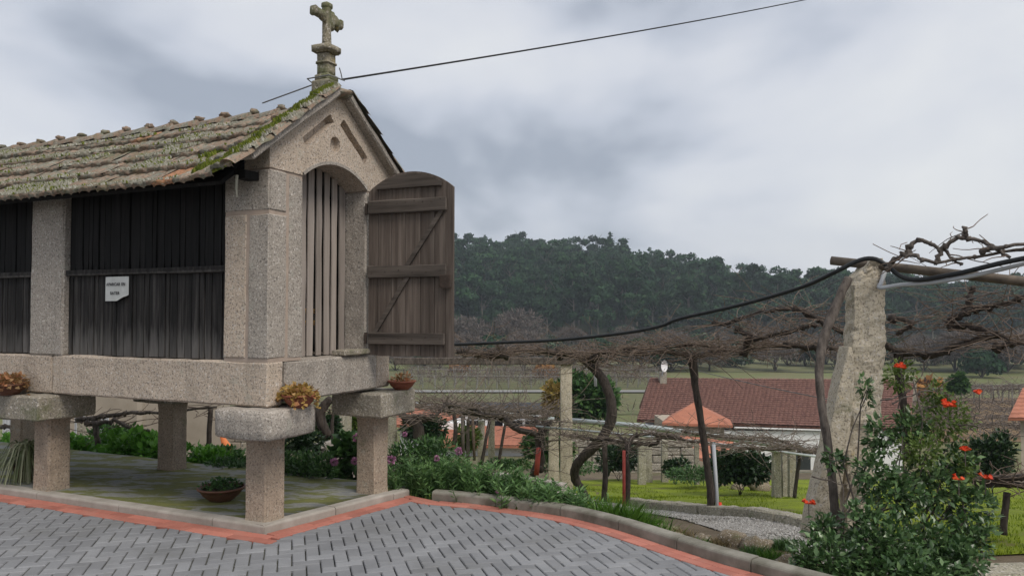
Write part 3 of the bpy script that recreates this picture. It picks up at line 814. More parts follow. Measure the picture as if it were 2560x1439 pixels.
# threshold stone and slats across the doorway
gpart('threshold', MB().rough((.86, -.05, ZB1 + .001), (1.24, .1, ZB1 + .05), .05, .008, .012, 81), MT['granite_mossy'])
slats = empty('slat_screen'); slats.parent = GR
for k in range(8):
    x = .395 + k * .104; w = .068 + .010 * rnd.random(); tl = rnd.uniform(-.012, .012)
    mb = MB(); n = 7; vs = []; fs = []
    zt = min(2.86, arch_z(x + w/2) - .004 if k < 8 else 2.8)
    for i in range(n + 1):
        t = i / n; z = ZB1 + .004 + (zt - ZB1) * t; j0 = rnd.uniform(-.003, .003); j1 = rnd.uniform(-.005, .004); xo = tl * (1 - t)
        vs += [(x + xo + j0, .215, z), (x + w + xo + j1, .215, z), (x + w + xo + j1, .227, z), (x + xo + j0, .227, z)]
    for i in range(n):
        for q in range(4): r2 = (q+1) % 4; fs.append((i*4+q, i*4+r2, (i+1)*4+r2, (i+1)*4+q))
    fs += [(3, 2, 1, 0), (n*4, n*4+1, n*4+2, n*4+3)]
    mb.add(vs, fs); local('slat', mb, MT['slat'], slats)
# boarded sides
def bay(y0, y1, zlo, zhi, m, seed, nb):
    wp = empty('board_wall'); wp.parent = GR; r_ = random.Random(seed); ed = [y0 + (y1-y0)*i/nb + (r_.uniform(-.022, .022) if 0 < i < nb else 0) for i in range(nb+1)]
    for i in range(nb):
        g = r_.uniform(.001, .006); th = r_.uniform(0, .014); mb = MB(); n = 5; vs = []; fs = []; zl = zlo + r_.uniform(0, .006)
        for k in range(n+1):
            z = zl + (zhi - zl)*k/n; j0, j1 = r_.uniform(0, .004), r_.uniform(0, .004)
            if k == 0: j0, j1 = j0 + r_.uniform(0, .008), j1 + r_.uniform(0, .008)
            vs += [(.062 - th, ed[i] + g + j0, z), (.085, ed[i] + g + j0, z), (.085, ed[i+1] - j1, z), (.062 - th*r_.uniform(.5, 1), ed[i+1] - j1, z)]
        for k in range(n):
            for q in range(4): r2 = (q+1) % 4; fs.append((k*4+q, (k+1)*4+q, (k+1)*4+r2, k*4+r2))
        fs += [(0, 1, 2, 3), (n*4+3, n*4+2, n*4+1, n*4)]
        mb.add(vs, fs); local('board', mb, m, wp)
for y0, y1, sd in ((.44, 2.237, 1), (2.67, 4.66, 2)):
    nb = int(round((y1 - y0) / .075))
    bay(y0, y1, ZB1 + .002, 1.965, MT['weather_wood'], sd, nb); bay(y0, y1, 1.97, 2.70, MT['black_wood'], sd + 10, nb)
    gpart('rail', MB().rough((.018, y0 + .002, 1.958), (.07, y1 - .002, 2.004), .2, .004, .006, sd + 90), MT['weather_wood'])
gpart('shade_backing', MB().box((.10, .43, ZB1 - .02), (.12, LEN - .43, 2.75)), MT['dark_in'])  # added dark sheet so the board gaps show interior shade
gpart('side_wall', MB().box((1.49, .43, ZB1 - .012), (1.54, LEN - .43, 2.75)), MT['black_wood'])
gpart('wall_plate', MB().box((.03, .3, 2.70), (.17, LEN - .3, 2.80)), MT['black_wood'])
gpart('wall_plate', MB().box((1.43, .3, 2.70), (1.57, LEN - .3, 2.80)), MT['black_wood'])
# ---- roof
ROOF = empty('roof'); ROOF.parent = GR
RZ, SL = 3.372, .726; EAVE = 1.075; CA = math.atan(SL); SLEN = EAVE / math.cos(CA)
Y0R, Y1R = -.10, LEN + .12
def slope_pt(d, y, up, side=-1):      # d: distance down the slope from the ridge, up: above the roof plane
    x = GC + side * (d * math.cos(CA) + up * math.sin(CA)); z = RZ - d * math.sin(CA) + up * math.cos(CA); return (x, y, z)
for side in (-1, 1):
    mb = MB(); pr = [slope_pt(0, .26, -.03, side), slope_pt(SLEN-.05, .26, -.03, side), slope_pt(SLEN-.05, .26, -.06, side), slope_pt(0, .26, -.06, side)]
    mb.prism(pr, (0, Y1R-.34, 0)); gpart('sheathing', mb, MT['black_wood'], ROOF)
    # raking stone under the verge
    def rk(x, y, z, s=side): return slope_pt(x, y, z, s)
    gpart('verge_stone', MB().rough((-.01 if side == -1 else .012, -.085, .082), (SLEN - .10, .05, .142), .09, .006, .012, 91 + side, rk), MT['granite_grey'], ROOF)
gpart('eave_shadow_box', MB().box((-.14, .1, 2.62), (.03, .2, 2.68)), MT['black_wood'], ROOF)  # black box stands in for the shadow at the eave corner
TW, COURSES = .205, 5
EXPO = (SLEN - .02) / COURSES; TL = EXPO + .055
def tile_mesh(seed):
    r_ = random.Random(seed); prof = []
    for i in range(13):                                          # two low rolls across the width
        t = i / 12; y = (t - .5) * (TW + .012)
        prof.append((y, .019 * abs(math.sin(t * math.pi * 2)) ** .7 + (.012 if t > .9 else 0)))
    vs = []; fs = []; n = len(prof); S_ = 4; amp = .006
    for s in range(S_ + 1):
        t = s / S_
        for (y, h) in prof:
            q = r_.uniform(-1, 1) * amp * (1.6 if s == S_ else 1); vs.append((t * TL + (r_.uniform(-.008, .004) if s == S_ else 0), y, h + .034 * t + q))
    for (y, h) in prof: vs.append((TL - .004 + r_.uniform(-.006, 0), y, h + .004))      # lip
    for s in range(S_ + 1):
        for k in range(n-1): a = s*n+k; fs.append((a, a+n, a+n+1, a+1))
    return vs, fs
tvar = [tile_mesh(s) for s in range(6)]
tmesh = {}
for side in (-1, 1):
    for k, (vs, fs) in enumerate(tvar):
        tmesh[side, k] = (vs, fs)
def place_tile(vs, d0, y, side, jy, jz, tw):
    out = []
    for (x, yy, h) in vs: out.append(slope_pt(d0 + x, y + yy + tw * x, h + jz, side))
    return out
NCOL = int((Y1R - Y0R) / TW)
# near slope: every tile its own part, on shared meshes turned into the slope by the object's matrix
base_m = []
for k, (vs, fs) in enumerate(tvar):
    me = mesh_np('roof_tile', vs, [tuple(reversed(f)) for f in fs], True); me.materials.append(MT['tile']); base_m.append(me)
# tile frame: x down the slope, y along the ridge, z off the slope
for side in (-1, 1):
    down = Vector((side * math.cos(CA), 0, -math.sin(CA))); off = Vector((side * math.sin(CA), 0, math.cos(CA))); along = Vector((0, 1, 0))
    R = Matrix((down, along if side == 1 else -along, off)).transposed()
    # keep right-handed
    if R.determinant() < 0: R = Matrix((down, -along if side == 1 else along, off)).transposed()
    restm = MB()
    for c in range(COURSES):
        for j in range(NCOL):
            y = Y0R + .12 + (j + .5) * TW * 1.0
            if y > Y1R - .1: continue
            d0 = c * EXPO - (.02 if c else -.02); jz = rnd.uniform(-.006, .012) + .008 * math.sin(y * 2.1 + c); sag = -.02 * math.sin(math.pi * y / LEN) + .11 * max(0, 1 - y / .55) ** 1.5
            Mx = Matrix.Translation(Vector((GC, y, RZ)) + down * (d0 + rnd.uniform(-.005, .007)) + off * (jz * .6 + sag)) @ R.to_4x4() @ Matrix.Rotation(rnd.uniform(-.014, .014), 4, 'Z')
            me = base_m[rnd.randrange(6)]
            if side == -1 and y < 4.75:
                o = bpy.data.objects.new('roof_tile', me); COL.objects.link(o); o.parent = ROOF; o.matrix_basis = Mx
            else:
                restm.add([tuple(Mx @ v.co) for v in me.vertices], [tuple(p.vertices) for p in me.polygons])
    tag(gpart('roof_tile_field', restm, MT['tile'], ROOF, True), kind='stuff')
# ridge caps: overlapping half-round tiles whose wide ends stand up as knobs
for j in range(int((Y1R - .25) / .315)):
    y = .26 + j * .315
    mb = MB(); vs = []; fs = []; n = 8
    for s, (yy, r, z) in enumerate(((0, .086, .016), (.05, .084, .013), (.2, .078, .006), (.345, .074, .0))):
        for k in range(n + 1):
            w = math.pi * k / n; vs.append((GC - r * 1.55 * math.cos(w) + rnd.uniform(-.003, .003), y + yy, RZ - .068 + z + r * math.sin(w) * .95 + rnd.uniform(-.004, .004)))
    for s in range(3):
        for k in range(n): a = s*(n+1)+k; fs.append((a, a+1, a+n+2, a+n+1))
    fs.append(tuple(range(n, -1, -1)))
    mb.add(vs, fs); mb.rock((GC + rnd.uniform(-.015, .015), y + rnd.uniform(0, .03), RZ + .036), (.05, rnd.uniform(.03, .045), rnd.uniform(.022, .03)), 500 + j, 6, 8, .3)      # mortar knob at the joint
    gpart('ridge_tile', mb, MT['tile'], ROOF, True)
# verge tiles standing a little proud along the front edge
for side in (-1, 1):
    for c in range(6):
        d0 = c * .235 - .01; vs = []; fs = []; n = 7
        for s in range(4):
            t = s / 3; d = d0 + t * .28
            for k in range(n + 1):
                w = math.pi * k / n; r = .05 + .012 * t
                vs.append(slope_pt(d, Y0R + .05 - r * math.cos(w) * 1.15 + rnd.uniform(-.004, .004), .138 + .012 * t + r * .62 * math.sin(w) + rnd.uniform(-.008, .008), side))
        for s in range(3):
            for k in range(n): a = s*(n+1)+k; fs.append((a, a+1, a+n+2, a+n+1) if side == 1 else (a, a+n+1, a+n+2, a+1))
        mb = MB().add(vs, fs); gpart('verge_tile', mb, MT['tile'], ROOF, True)
# moss cushions and lichen tufts on the tiles
def crust(n, dens, up, size, seed):
    r_ = np.random.default_rng(seed); vs = []; fs = []
    cnt = 0; tries = 0
    while cnt < n and tries < n * 40:
        tries += 1
        d = r_.uniform(0, SLEN); y = r_.uniform(Y0R, 4.2) if dens == 'lichen' else Y0R + .05 + abs(r_.normal(0, .34)) if dens == 'moss' else r_.uniform(Y0R, .02)
        if dens == 'moss':
            e = .14 + .50 * d / SLEN                                   # moss bed runs down beside the verge
            if y > e + .25 or mnoise.noise(Vector((d*4, y*4, 2))) < -.12 + (y - e*.6) * 1.2: continue
        elif dens == 'lichen':
            if y < .10 + .5 * d / SLEN and mnoise.noise(Vector((d*9, y*9, 3))) < .35: continue
            if mnoise.noise(Vector((d*3.0, y*2.0, 7))) + .55 * math.exp(-((d / EXPO) % 1 - .95)**2 / .02) < .30: continue
        # rolls and course steps of the tile surface
        t = (d / EXPO) % 1; h = .03 * t * EXPO / TL + .016 + (.145 if y < .02 else .11 * max(0, 1 - y / .55) ** 1.5)
        s = size * r_.uniform(.5, 1.3); k = 5; a0 = r_.uniform(0, 6.28); o = len(vs)
        c = np.array(slope_pt(d, y, h + up * r_.uniform(.3, 1.0), -1)); vs.append(tuple(c + np.array([-.3*s, r_.normal(0, .2)*s, .8*s])))
        for q in range(k): vs.append(slope_pt(d + s*math.cos(a0+q*6.283/k), y + s*math.sin(a0+q*6.283/k), h - .006, -1))
        for q in range(k): fs.append((o, o+1+(q+1) % k, o+1+q))
        cnt += 1
    return MB().add(vs, fs)
gpart('ridge_cap', MB().rock((GC, .02, RZ + .095), (.12, .15, .045), 77, 8, 14, .16), MT['tile'], ROOF, True)
tag(gpart('moss_cushions', crust(8500, 'moss', .02, .015, 5), MT['moss'], ROOF), kind='stuff')
tag(gpart('lichen_crust', crust(10000, 'lichen', .008, .008, 6), MT['lichen'], ROOF), kind='stuff')
tag(gpart('verge_crust', crust(600, 'verge', .02, .010, 12), MT['lichen'], ROOF), kind='stuff')
tag(gpart('moss_patches', crust(900, 'lichen', .010, .013, 9), MT['moss'], ROOF), kind='stuff')
# ---- finial: stepped plinth, neck, cap slab and cross
FIN = empty('finial', (GC, .115, 0)); FIN.parent = GR
def fin(name, lo, hi, seed, parent=FIN, cell=.03, amp=.006, e=.012): 
    o = local(name, MB().rough(lo, hi, cell, amp, e, seed), MT['finial'], parent, True); return o
fin('plinth', (-.09, -.09, 3.36), (.09, .09, 3.575), 101); fin('plinth', (-.075, -.075, 3.57), (.075, .075, 3.63), 102)
fin('neck', (-.06, -.06, 3.625), (.06, .06, 3.815), 103); fin('neck_ring', (-.066, -.066, 3.715), (.066, .066, 3.742), 104, e=.008)
fin('cap_slab', (-.094, -.094, 3.812), (.094, .094, 3.88), 105, e=.02)
fin('cross_shaft', (-.034, -.03, 3.875), (.034, .03, 4.225), 106)
fin('cross_top', (-.042, -.034, 4.195), (.042, .034, 4.245), 107); fin('cross_arm', (-.165, -.028, 4.095), (-.03, .028, 4.155), 108); fin('cross_arm', (.03, -.028, 4.085), (.165, .028, 4.145), 109)
fin('arm_end', (-.185, -.036, 4.085), (-.15, .036, 4.165), 110); fin('arm_end', (.15, -.036, 4.075), (.185, .036, 4.155), 111)
local('moss_lump', MB().rock((.075, -.005, 4.115), (.075, .04, .085), 112, 8, 10, .3), MT['finial'], FIN, True)
local('moss_lump', MB().rock((-.05, 0, 4.11), (.045, .036, .04), 113, 7, 9, .3), MT['finial'], FIN, True)
# ---- open door leaf
hp = W(-.02, 1.236); tip = np.array([-.487, 6.42]); dd = tip - hp[:2]; DW = np.linalg.norm(dd)
gloc = lambda p: (float((np.array(p[:2]) - O2) @ V2), float((np.array(p[:2]) - O2) @ U2))
hl = gloc(hp); tl_ = gloc(tip); dang = math.atan2(tl_[1]-hl[1], tl_[0]-hl[0])
DOOR = empty('door', (hl[0], hl[1], 0), dang); DOOR.parent = GR
DZ0, DZS, DRISE = 1.268, 2.70, .155
def dtop(x): 
    Rr = ((DW/2)**2 + DRISE**2) / (2*DRISE); return DZS + DRISE - Rr + math.sqrt(max(Rr**2 - (x-DW/2)**2, 0))
edges = [0, .10, .235, .375, .52, .655, .76, DW]
for i in range(7):
    x0, x1 = edges[i] + .0025, edges[i+1] - .0025; th = rnd.uniform(-.003, .003)
    xs = np.linspace(x0, x1, 4); poly = [(x0, -.014 + th, DZ0 + rnd.uniform(0, .012)), (x1, -.014 + th, DZ0 + rnd.uniform(0, .012))] + [(x, -.014 + th, dtop(x)) for x in xs[::-1]]
    local('plank', MB().prism(poly, (0, .03, 0)), MT['door'], DOOR)
# battens on the face turned to the yard (local -y side)
def batten(x0, x1, z0, z1, y=-.052, seed=0, m='door_dark'): local('batten', MB().rough((x0, y, z0), (x1, -.0185, z1), .1, .004, .006, seed), MT[m], DOOR)
batten(.015, DW-.05, 2.50, 2.615, seed=1); batten(.015, DW-.05, 1.945, 2.05, seed=2); batten(.02, DW-.065, 1.375, 1.475, seed=3)
# rounded head batten
n = 12; vs = []; fs = []
for i in range(n+1):
    x = .10 + (DW-.2)*i/n
    for (y, z) in ((-.044, 2.715), (-.044, max(dtop(x) - .022, 2.72)), (-.0185, max(dtop(x) - .022, 2.72)), (-.0185, 2.715)): vs.append((x, y, z))
for i in range(n):
    for k in range(4): j = (k+1) % 4; fs.append((i*4+k, i*4+j, (i+1)*4+j, (i+1)*4+k))
fs += [(3, 2, 1, 0), (n*4, n*4+1, n*4+2, n*4+3)]
local('head_batten', MB().add(vs, fs), MT['door_dark'], DOOR)
for (xa, za, xb, zb) in ((.40, 2.05, .73, 2.50), (.08, 1.475, .40, 1.945)):
    d = np.array([xb-xa, zb-za]); d /= np.linalg.norm(d); nrm = np.array([-d[1], d[0]]) * .028
    poly = [(xa+nrm[0], -.04, za), (xa-nrm[0], -.04, za), (xb-nrm[0], -.04, zb), (xb+nrm[0], -.04, zb)]
    local('brace', MB().prism(poly, (0, .022, 0)), MT['door_dark'], DOOR)
local('lock_box', MB().rough((DW-.11, -.055, 1.86), (DW-.005, -.0185, 1.965), .05, .003, .006, 4), MT['iron'], DOOR)
local('lock_bar', MB().box((DW-.085, -.066, 1.85), (DW+.012, -.056, 1.868)), MT['iron'], DOOR)
for z in (2.55, 1.425): local('hinge', MB().tube([(-.012, -.03, z-.05), (-.012, -.03, z+.05)], .013, 8), MT['iron'], DOOR)
for z, n_ in ((2.59, 9), (1.998, 6), (1.43, 6)):
    for k in range(n_): local('nail', MB().rock((.06 + (DW-.16)*k/(n_-1), -.0535, z + rnd.uniform(-.012, .012)), (.006, .003, .006), k, 4, 6, .1), MT['iron'], DOOR)
gpart('drip_spike', MB().tube([(-.2, .12, 2.63), (-.205, .12, 2.54), (-.2, .118, 2.47)], [.012, .009, .003], 6), MT['lichen'])

# maize cobs piled behind the slats
for k, (x, z) in enumerate(((.565, 1.82), (.56, 1.62), (.575, 1.52), (.57, 1.40), (.56, 1.34), (.88, 1.66), (.885, 1.56), (.66, 1.33))):
    p = W(.27, x, z); mb = MB(); pts = [p + np.array([U2[0]*t, U2[1]*t, 0]) * .16 for t in (0, .2, .5, .8, 1)]
    cob = mb.tube(pts, [.012, .024, .026, .02, .008], 9, lump=.08, seed=k).build('maize_cob', MT['corn'], None, True)
    tag(cob, 'yellow maize cob showing through a gap of the doorway slats', 'maize cob', 'maize cobs stored behind the slats')
# paper notice on the boards
pa = {'l': 1.768, 'r': 1.494, 't': 1.942, 'b': 1.742}
nv = []; nf = []; N_ = 12
for i in range(N_+1):
    for j in range(N_+1):
        a = pa['l'] + (pa['r']-pa['l'])*i/N_; z = pa['b'] + (pa['t']-pa['b'])*j/N_; u_, w_ = i/N_, j/N_
        curl = max(0, (u_ - .55) / .45 + (.22 - w_) / .22 - .95); nv.append(W(a, .040 - .006*math.sin(u_*3) - .05*curl, z + (.03*curl)))
for i in range(N_):
    for j in range(N_): a_ = i*(N_+1)+j; nf.append((a_, a_+N_+1, a_+N_+2, a_+1))
note = link('paper_notice', mesh_np('paper_notice', nv, nf, True), None, MT['paper'])
tag(note, 'square white paper parking notice pinned to dark boards below the rail', 'notice')
def lettering(txt, a, z, size):
    cu = bpy.data.curves.new('lettering', 'FONT'); cu.body = txt; cu.size = size; cu.align_x = 'CENTER'; cu.space_character = 1.12; cu.offset = .0011
    tmp = bpy.data.objects.new('lettering_source', cu); COL.objects.link(tmp); bpy.context.view_layer.update()
    me = bpy.data.meshes.new_from_object(tmp); bpy.data.objects.remove(tmp); me.name = 'lettering'; me.materials.clear(); me.materials.append(MT['ink'])
    o = bpy.data.objects.new('lettering', me); COL.objects.link(o)
    p = W(a, .0295, z); Mx = Matrix(((-U2[0], 0, -V2[0], p[0]), (-U2[1], 0, -V2[1], p[1]), (0, 1, 0, p[2]), (0, 0, 0, 1)))
    o.parent = note; o.matrix_basis = Mx
lettering('APARCAR EN', 1.635, 1.868, .034); lettering('BATER', 1.645, 1.795, .034)

# ------------------------------------------------------------------ foliage tools
def leaves(P, N, size, seed, aspect=.5, fold=.25, jitter=.35, droop=.0, facing=False):
    """leaf faces (two triangles folded on the midrib) at points P, growing roughly along N"""
    r_ = np.random.default_rng(seed); n = len(P); P = np.asarray(P, float); N = np.asarray(N, float)
    d = N + r_.normal(0, jitter, (n, 3)); d[:, 2] -= droop; d /= np.maximum(np.linalg.norm(d, axis=1, keepdims=True), 1e-6)
    up = r_.normal(0, .5, (n, 3)) + np.array([0, 0, 1.0])
    if facing:
        up = N + r_.normal(0, .3, (n, 3)); d = np.cross(up, r_.normal(0, 1, (n, 3))); d /= np.maximum(np.linalg.norm(d, axis=1, keepdims=True), 1e-6)
    s = np.cross(d, up); s /= np.maximum(np.linalg.norm(s, axis=1, keepdims=True), 1e-6); nn = np.cross(s, d)
    L = size * r_.uniform(.6, 1.25, n)[:, None]; Wd = L * aspect * .5
    mid = P + d * L * .45; v = np.stack([P, mid + s*Wd + nn*Wd*fold, P + d*L, mid - s*Wd + nn*Wd*fold], 1).reshape(-1, 3)
    f = np.arange(n)[:, None] * 4; f = np.concatenate([f + np.array([[0, 1, 2]]), f + np.array([[0, 2, 3]])], 0)
    # keep islands contiguous
    f = f.reshape(2, n, 3).transpose(1, 0, 2).reshape(-1, 3)
    return v, f
def blob_points(blobs, n, seed, shell=.55, gap=.28):
    r_ = np.random.default_rng(seed); out = []; nor = []; wts = np.array([b[1][0]*b[1][1] + b[1][0]*b[1][2] for b in blobs]); wts = wts / wts.sum()
    off = Vector((seed * 1.7, seed * .9, 0)); tries = 0
    while len(out) < n and tries < n * 12:
        tries += 1
        b = blobs[r_.choice(len(blobs), p=wts)]; d = r_.normal(0, 1, 3); d /= np.linalg.norm(d); rr = (shell + (1-shell) * r_.random()) if r_.random() < .8 else r_.random() ** .5
        p = np.array(b[0]) + d * rr * np.array(b[1]); sc = 2.2 / max(np.mean(b[1]), .05)
        if mnoise.noise(Vector(p * sc) + off) < -gap + .3 * (r_.random() - .5): continue
        out.append(p); nor.append(d)
    return np.array(out), np.array(nor)
def join_vf(parts):
    vs, fs, o = [], [], 0
    for v, f in parts: vs.append(v); fs.append(f + o); o += len(v)
    return np.concatenate(vs), np.concatenate(fs)
def plant(name, label, cat, base, blobs, n, size, m, seed, group=None, stems=6, aspect=.5, stem_m='bark', droop=0.0, stem_r=.008, jitter=.5, gap=.28, shell=.55, extra=None):
    e = empty(name, base); tag(e, label, cat, group); r_ = random.Random(seed)
    P, N = blob_points(blobs, n, seed, shell, gap); v, f = leaves(P, N, size, seed + 1, aspect, jitter=jitter, droop=droop)
    link('foliage', mesh_np('foliage', v, f), e, MT[m])
    mb = MB()
    for k in range(stems):
        b = blobs[k % len(blobs)]; t = np.array(b[0]) + np.array([r_.uniform(-.5, .5)*b[1][0], r_.uniform(-.5, .5)*b[1][1], r_.uniform(-.1, .6)*b[1][2]])
        s = np.array(base) + np.array([r_.uniform(-.1, .1)*b[1][0], r_.uniform(-.1, .1)*b[1][1], -.03])
        pts = wander(s, t, 5, .05, seed*31 + k); mb.tube(pts, resample_r(stem_r, stem_r*.35, 6), 5)
    if stems: mb.build('stems', MT[stem_m], e)
    return e
def G3(px, py): return atf(px, py, T)

# ---- bowls of succulents on the cap stones, and on the slab
def bowl(center, r, h, label, m, seed, plant_m, n, spread, leaf, trail=0, low=False):
    e = empty('flower_bowl', center); tag(e, label, 'flower bowl', 'flower bowls of the granary')
    c = np.array(center)
    prof = [(r*.42, 0), (r*.5, .004), (r*.8, h*.45), (r*.97, h*.85), (r*1.03, h*.86), (r*1.04, h), (r*.96, h), (r*.9, h*.8)]
    MB().lathe(prof, c, 28).build('bowl', MT[m], e, True)
    MB().lathe([(r*.92, h*.8), (r*.5, h*.86), (.0, h*.88)], c, 20).build('soil', MT['soil'], e, True)
    blobs = [(c + np.array([0, 0, h*1.0]), (r*spread, r*spread, r*(.32 if low else .55)))]
    P, N = blob_points(blobs, n, seed, .3, .5); P[:, 2] = np.maximum(P[:, 2], c[2] + h*.85)
    parts = []
    for p in P: 
        pass
    v, f = leaves(P, N * np.array([1, 1, .8]) + np.array([0, 0, .3]), leaf, seed, .75, .3, .6); parts.append((v, f))
    r_ = np.random.default_rng(seed)
    if trail:
        tp, tn = [], []
        for k in range(trail):
            w = r_.uniform(0, 6.28); L = r_.uniform(.25, .9) * h * 1.3
            for q in range(7): tp.append(c + np.array([math.cos(w)*r*(1.05+.03*q), math.sin(w)*r*(1.05+.03*q), h - L*q/6])); tn.append((math.cos(w), math.sin(w), -.2))
        v, f = leaves(np.array(tp), np.array(tn), leaf, seed+1, .8, .3, .7); parts.append((v, f))
    v, f = join_vf(parts); link('plant', mesh_np('plant', v, f), e, MT[plant_m])
    return e
bowl(W(-.125, .20, .942), .125, .098, 'terracotta bowl of yellow succulents on the rounded cap stone nearest the corner', 'terracotta', 1, 'succ', 420, 1.15, .042, 16)
bowl(W(2.70, -.150, .945), .15, .10, 'brown bowl of pinkish succulents on the cap stone below the middle stone post', 'brown_bowl', 2, 'succ2', 420, 1.0, .045, 10)
bowl(W(-.13, 1.60, .945), .125, .085, 'terracotta bowl of sparse red-leaved succulents on the mossy cap below the open door', 'terracotta', 3, 'succ2', 120, .75, .038, 0)
bowl(np.array([*W(.93, .50)[:2], plat(.5)]), .185, .115, 'wide brown bowl of low green plants standing on the mossy slab', 'brown_bowl', 4, 'lf_mid', 420, .9, .035, 0, True)

# ---- plants on and behind the slab
def bushb(px, ytop, ybot, b, wpx, name, label, cat, n, size, m, seed, aspect=.5, group=None, stems=8, depth=.28, nb=5, droop=0, jitter=.5, gap=.28):
    c = on_b(px, (ytop+ybot)/2, b); top = on_b(px, ytop, b)[2]; bot = on_b(px, ybot, b)[2]; wl_ = abs(on_b(px+wpx/2, ybot, b) - on_b(px-wpx/2, ybot, b)); hw = np.linalg.norm(wl_) / 2
    r_ = random.Random(seed); blobs = []
    for k in range(nb):
        t = (k + .5) / nb * 2 - 1; q = c + np.array([U2[0], U2[1], 0]) * (-t) * hw * .75 + np.array([V2[0], V2[1], 0]) * r_.uniform(-.1, .1)
        zc = bot + (top - bot) * r_.uniform(.42, .6); blobs.append((np.array([q[0], q[1], zc]), (hw * .8 / nb ** .6, depth, (top - bot) * r_.uniform(.38, .5))))
    base = (c[0], c[1], min(bot, T(c[0], c[1]) + .02))
    return plant(name, label, cat, base, blobs, n, size, MT and m, seed, group, stems, aspect, 'bark', droop, .008, jitter, gap)
G_BED = 'plants in the bed behind the granary'
bushb(195, 1088, 1180, 2.25, 90, 'leafy_plant', 'rounded bright green leafy plant just beyond the left stone leg', 'plant', 900, .085, 'lf_bright', 11, .8, G_BED)
bushb(345, 1082, 1190, 2.25, 190, 'leafy_plant', 'bright green big-leaved plant between the two stone legs of the middle', 'plant', 1700, .095, 'lf_bright', 12, .8, G_BED)
bushb(515, 1112, 1195, 2.15, 110, 'leafy_plant', 'bright green leafy plant just beyond the dark back leg', 'plant', 800, .08, 'lf_bright', 13, .7, G_BED)
bushb(15, 1080, 1180, 2.4, 110, 'leafy_plant', 'bright green leafy plant at the left edge of the picture', 'plant', 900, .08, 'lf_bright', 14, .6, G_BED)
bushb(300, 1150, 1200, 2.0, 330, 'low_shrub', 'low dark shrub along the back of the mossy slab', 'shrub', 2400, .045, 'lf_dark', 15, .6, G_BED, nb=9)
bushb(585, 1140, 1225, 1.95, 130, 'low_shrub', 'dark leafy shrub seen left of the corner leg', 'shrub', 1500, .055, 'lf_mid', 16, .5, G_BED)
bushb(760, 1125, 1240, 1.98, 190, 'low_shrub', 'dense dark shrub between the corner leg and the leg below the door', 'shrub', 3800, .055, 'lf_mid', 17, .45, G_BED, nb=7)
bushb(760, 1160, 1245, 2.1, 230, 'low_shrub', 'blackish undergrowth at the foot of the dense shrub', 'shrub', 2200, .05, 'lf_dark', 18, .5, G_BED, nb=7)
bushb(755, 1070, 1130, 2.6, 130, 'low_shrub', 'dark green shrub under the rounded cap stone', 'shrub', 900, .07, 'lf_dark', 19, .6, G_BED)
bushb(300, 1070, 1150, 2.9, 200, 'leafy_plant', 'mid green leafy plant filling the bed between the left leg and the dark back leg', 'plant', 1500, .09, 'lf_mid', 20, .7, G_BED)
bushb(560, 1120, 1180, 2.6, 120, 'leafy_plant', 'mid green leafy plant just left of the corner leg', 'plant', 900, .08, 'lf_mid', 21, .6, G_BED)
bushb(100, 1090, 1170, 2.7, 130, 'leafy_plant', 'mid green leafy plant behind the left stone leg', 'plant', 900, .08, 'lf_mid', 22, .6, G_BED)
# spider plant in a pot on the slab
sp = W(3.12, .30); sp = np.array([sp[0], sp[1], plat(.42)])
e = empty('spider_plant', sp); tag(e, 'striped arching spider plant in a small pot left of the stone leg', 'potted plant')
MB().lathe([(.08, 0), (.11, .14), (.12, .14), (.12, .16), (.1, .15)], sp, 18).build('pot', MT['brown_bowl'], e, True)
vs, fs = [], []
for k in range(260):
    w = rnd.uniform(0, 6.28); L = rnd.uniform(.05, .34); hgt = rnd.uniform(.10, .28); d = np.array([math.cos(w), math.sin(w), 0]); s_ = np.array([-d[1], d[0], 0]) * .014; o = len(vs)
    for q in range(6):
        t = q / 5; p = sp + np.array([0, 0, .15]) + d * L * t + np.array([0, 0, hgt * 4 * t * (1-t) * (1 - .2*t) - .13 * t * t]); wd = (1 - .85 * t); vs += [p - s_*wd, p + s_*wd]
    fs += [(o+2*q, o+2*q+1, o+2*q+3, o+2*q+2) for q in range(5)]
MB().add(vs, fs).build('leaf_tuft', MT['lf_stripe'], e)

# ---- shrubs and herbs between the granary and the right-hand kerb
def bush_at(px, ytop, ybot, Y, wpx, name, label, cat, n, size, m, seed, aspect=.5, group=None, stems=8, nb=5, depth=None, **kw):
    c = at(px, (ytop+ybot)/2, Y); top = at(px, ytop, Y)[2]; bot = at(px, ybot, Y)[2]; hw = wpx / FPX * Y / 2; r_ = random.Random(seed); blobs = []; dp = depth or hw * .7
    for k in range(nb):
        t = ((k + .5) / nb * 2 - 1) * .7; zc = bot + (top-bot) * r_.uniform(.4, .62); blobs.append((np.array([c[0] + t*hw, c[1] + r_.uniform(-.3, .3)*dp, zc]), (hw*.95/nb**.5, dp, (top-bot)*r_.uniform(.36, .48))))
    gz = T(c[0], c[1]); base = (c[0], c[1], min(bot, gz + .02))
    return plant(name, label, cat, base, blobs, n, size, m, seed, group, stems, aspect, **kw)
G_HERB = 'herbs and shrubs along the kerb'
bush_at(1050, 1085, 1225, 7.75, 200, 'shrub', 'rounded green shrub right beside the stone leg below the door', 'shrub', 4200, .05, 'lf_mid', 31, .4, G_HERB, 14, 6)
bush_at(880, 1085, 1190, 8.1, 110, 'hydrangea_shrub', 'broad-leaved shrub with pink flower heads behind the leg below the door', 'shrub', 420, .12, 'lf_mid', 32, .75, G_HERB, 8, 4)
herb = [(1070, 1135, 1225, 7.25, 200), (1155, 1148, 1235, 7.2, 170), (1240, 1165, 1248, 7.05, 170), (1330, 1190, 1262, 6.8, 160), (1400, 1210, 1275, 6.65, 120)]
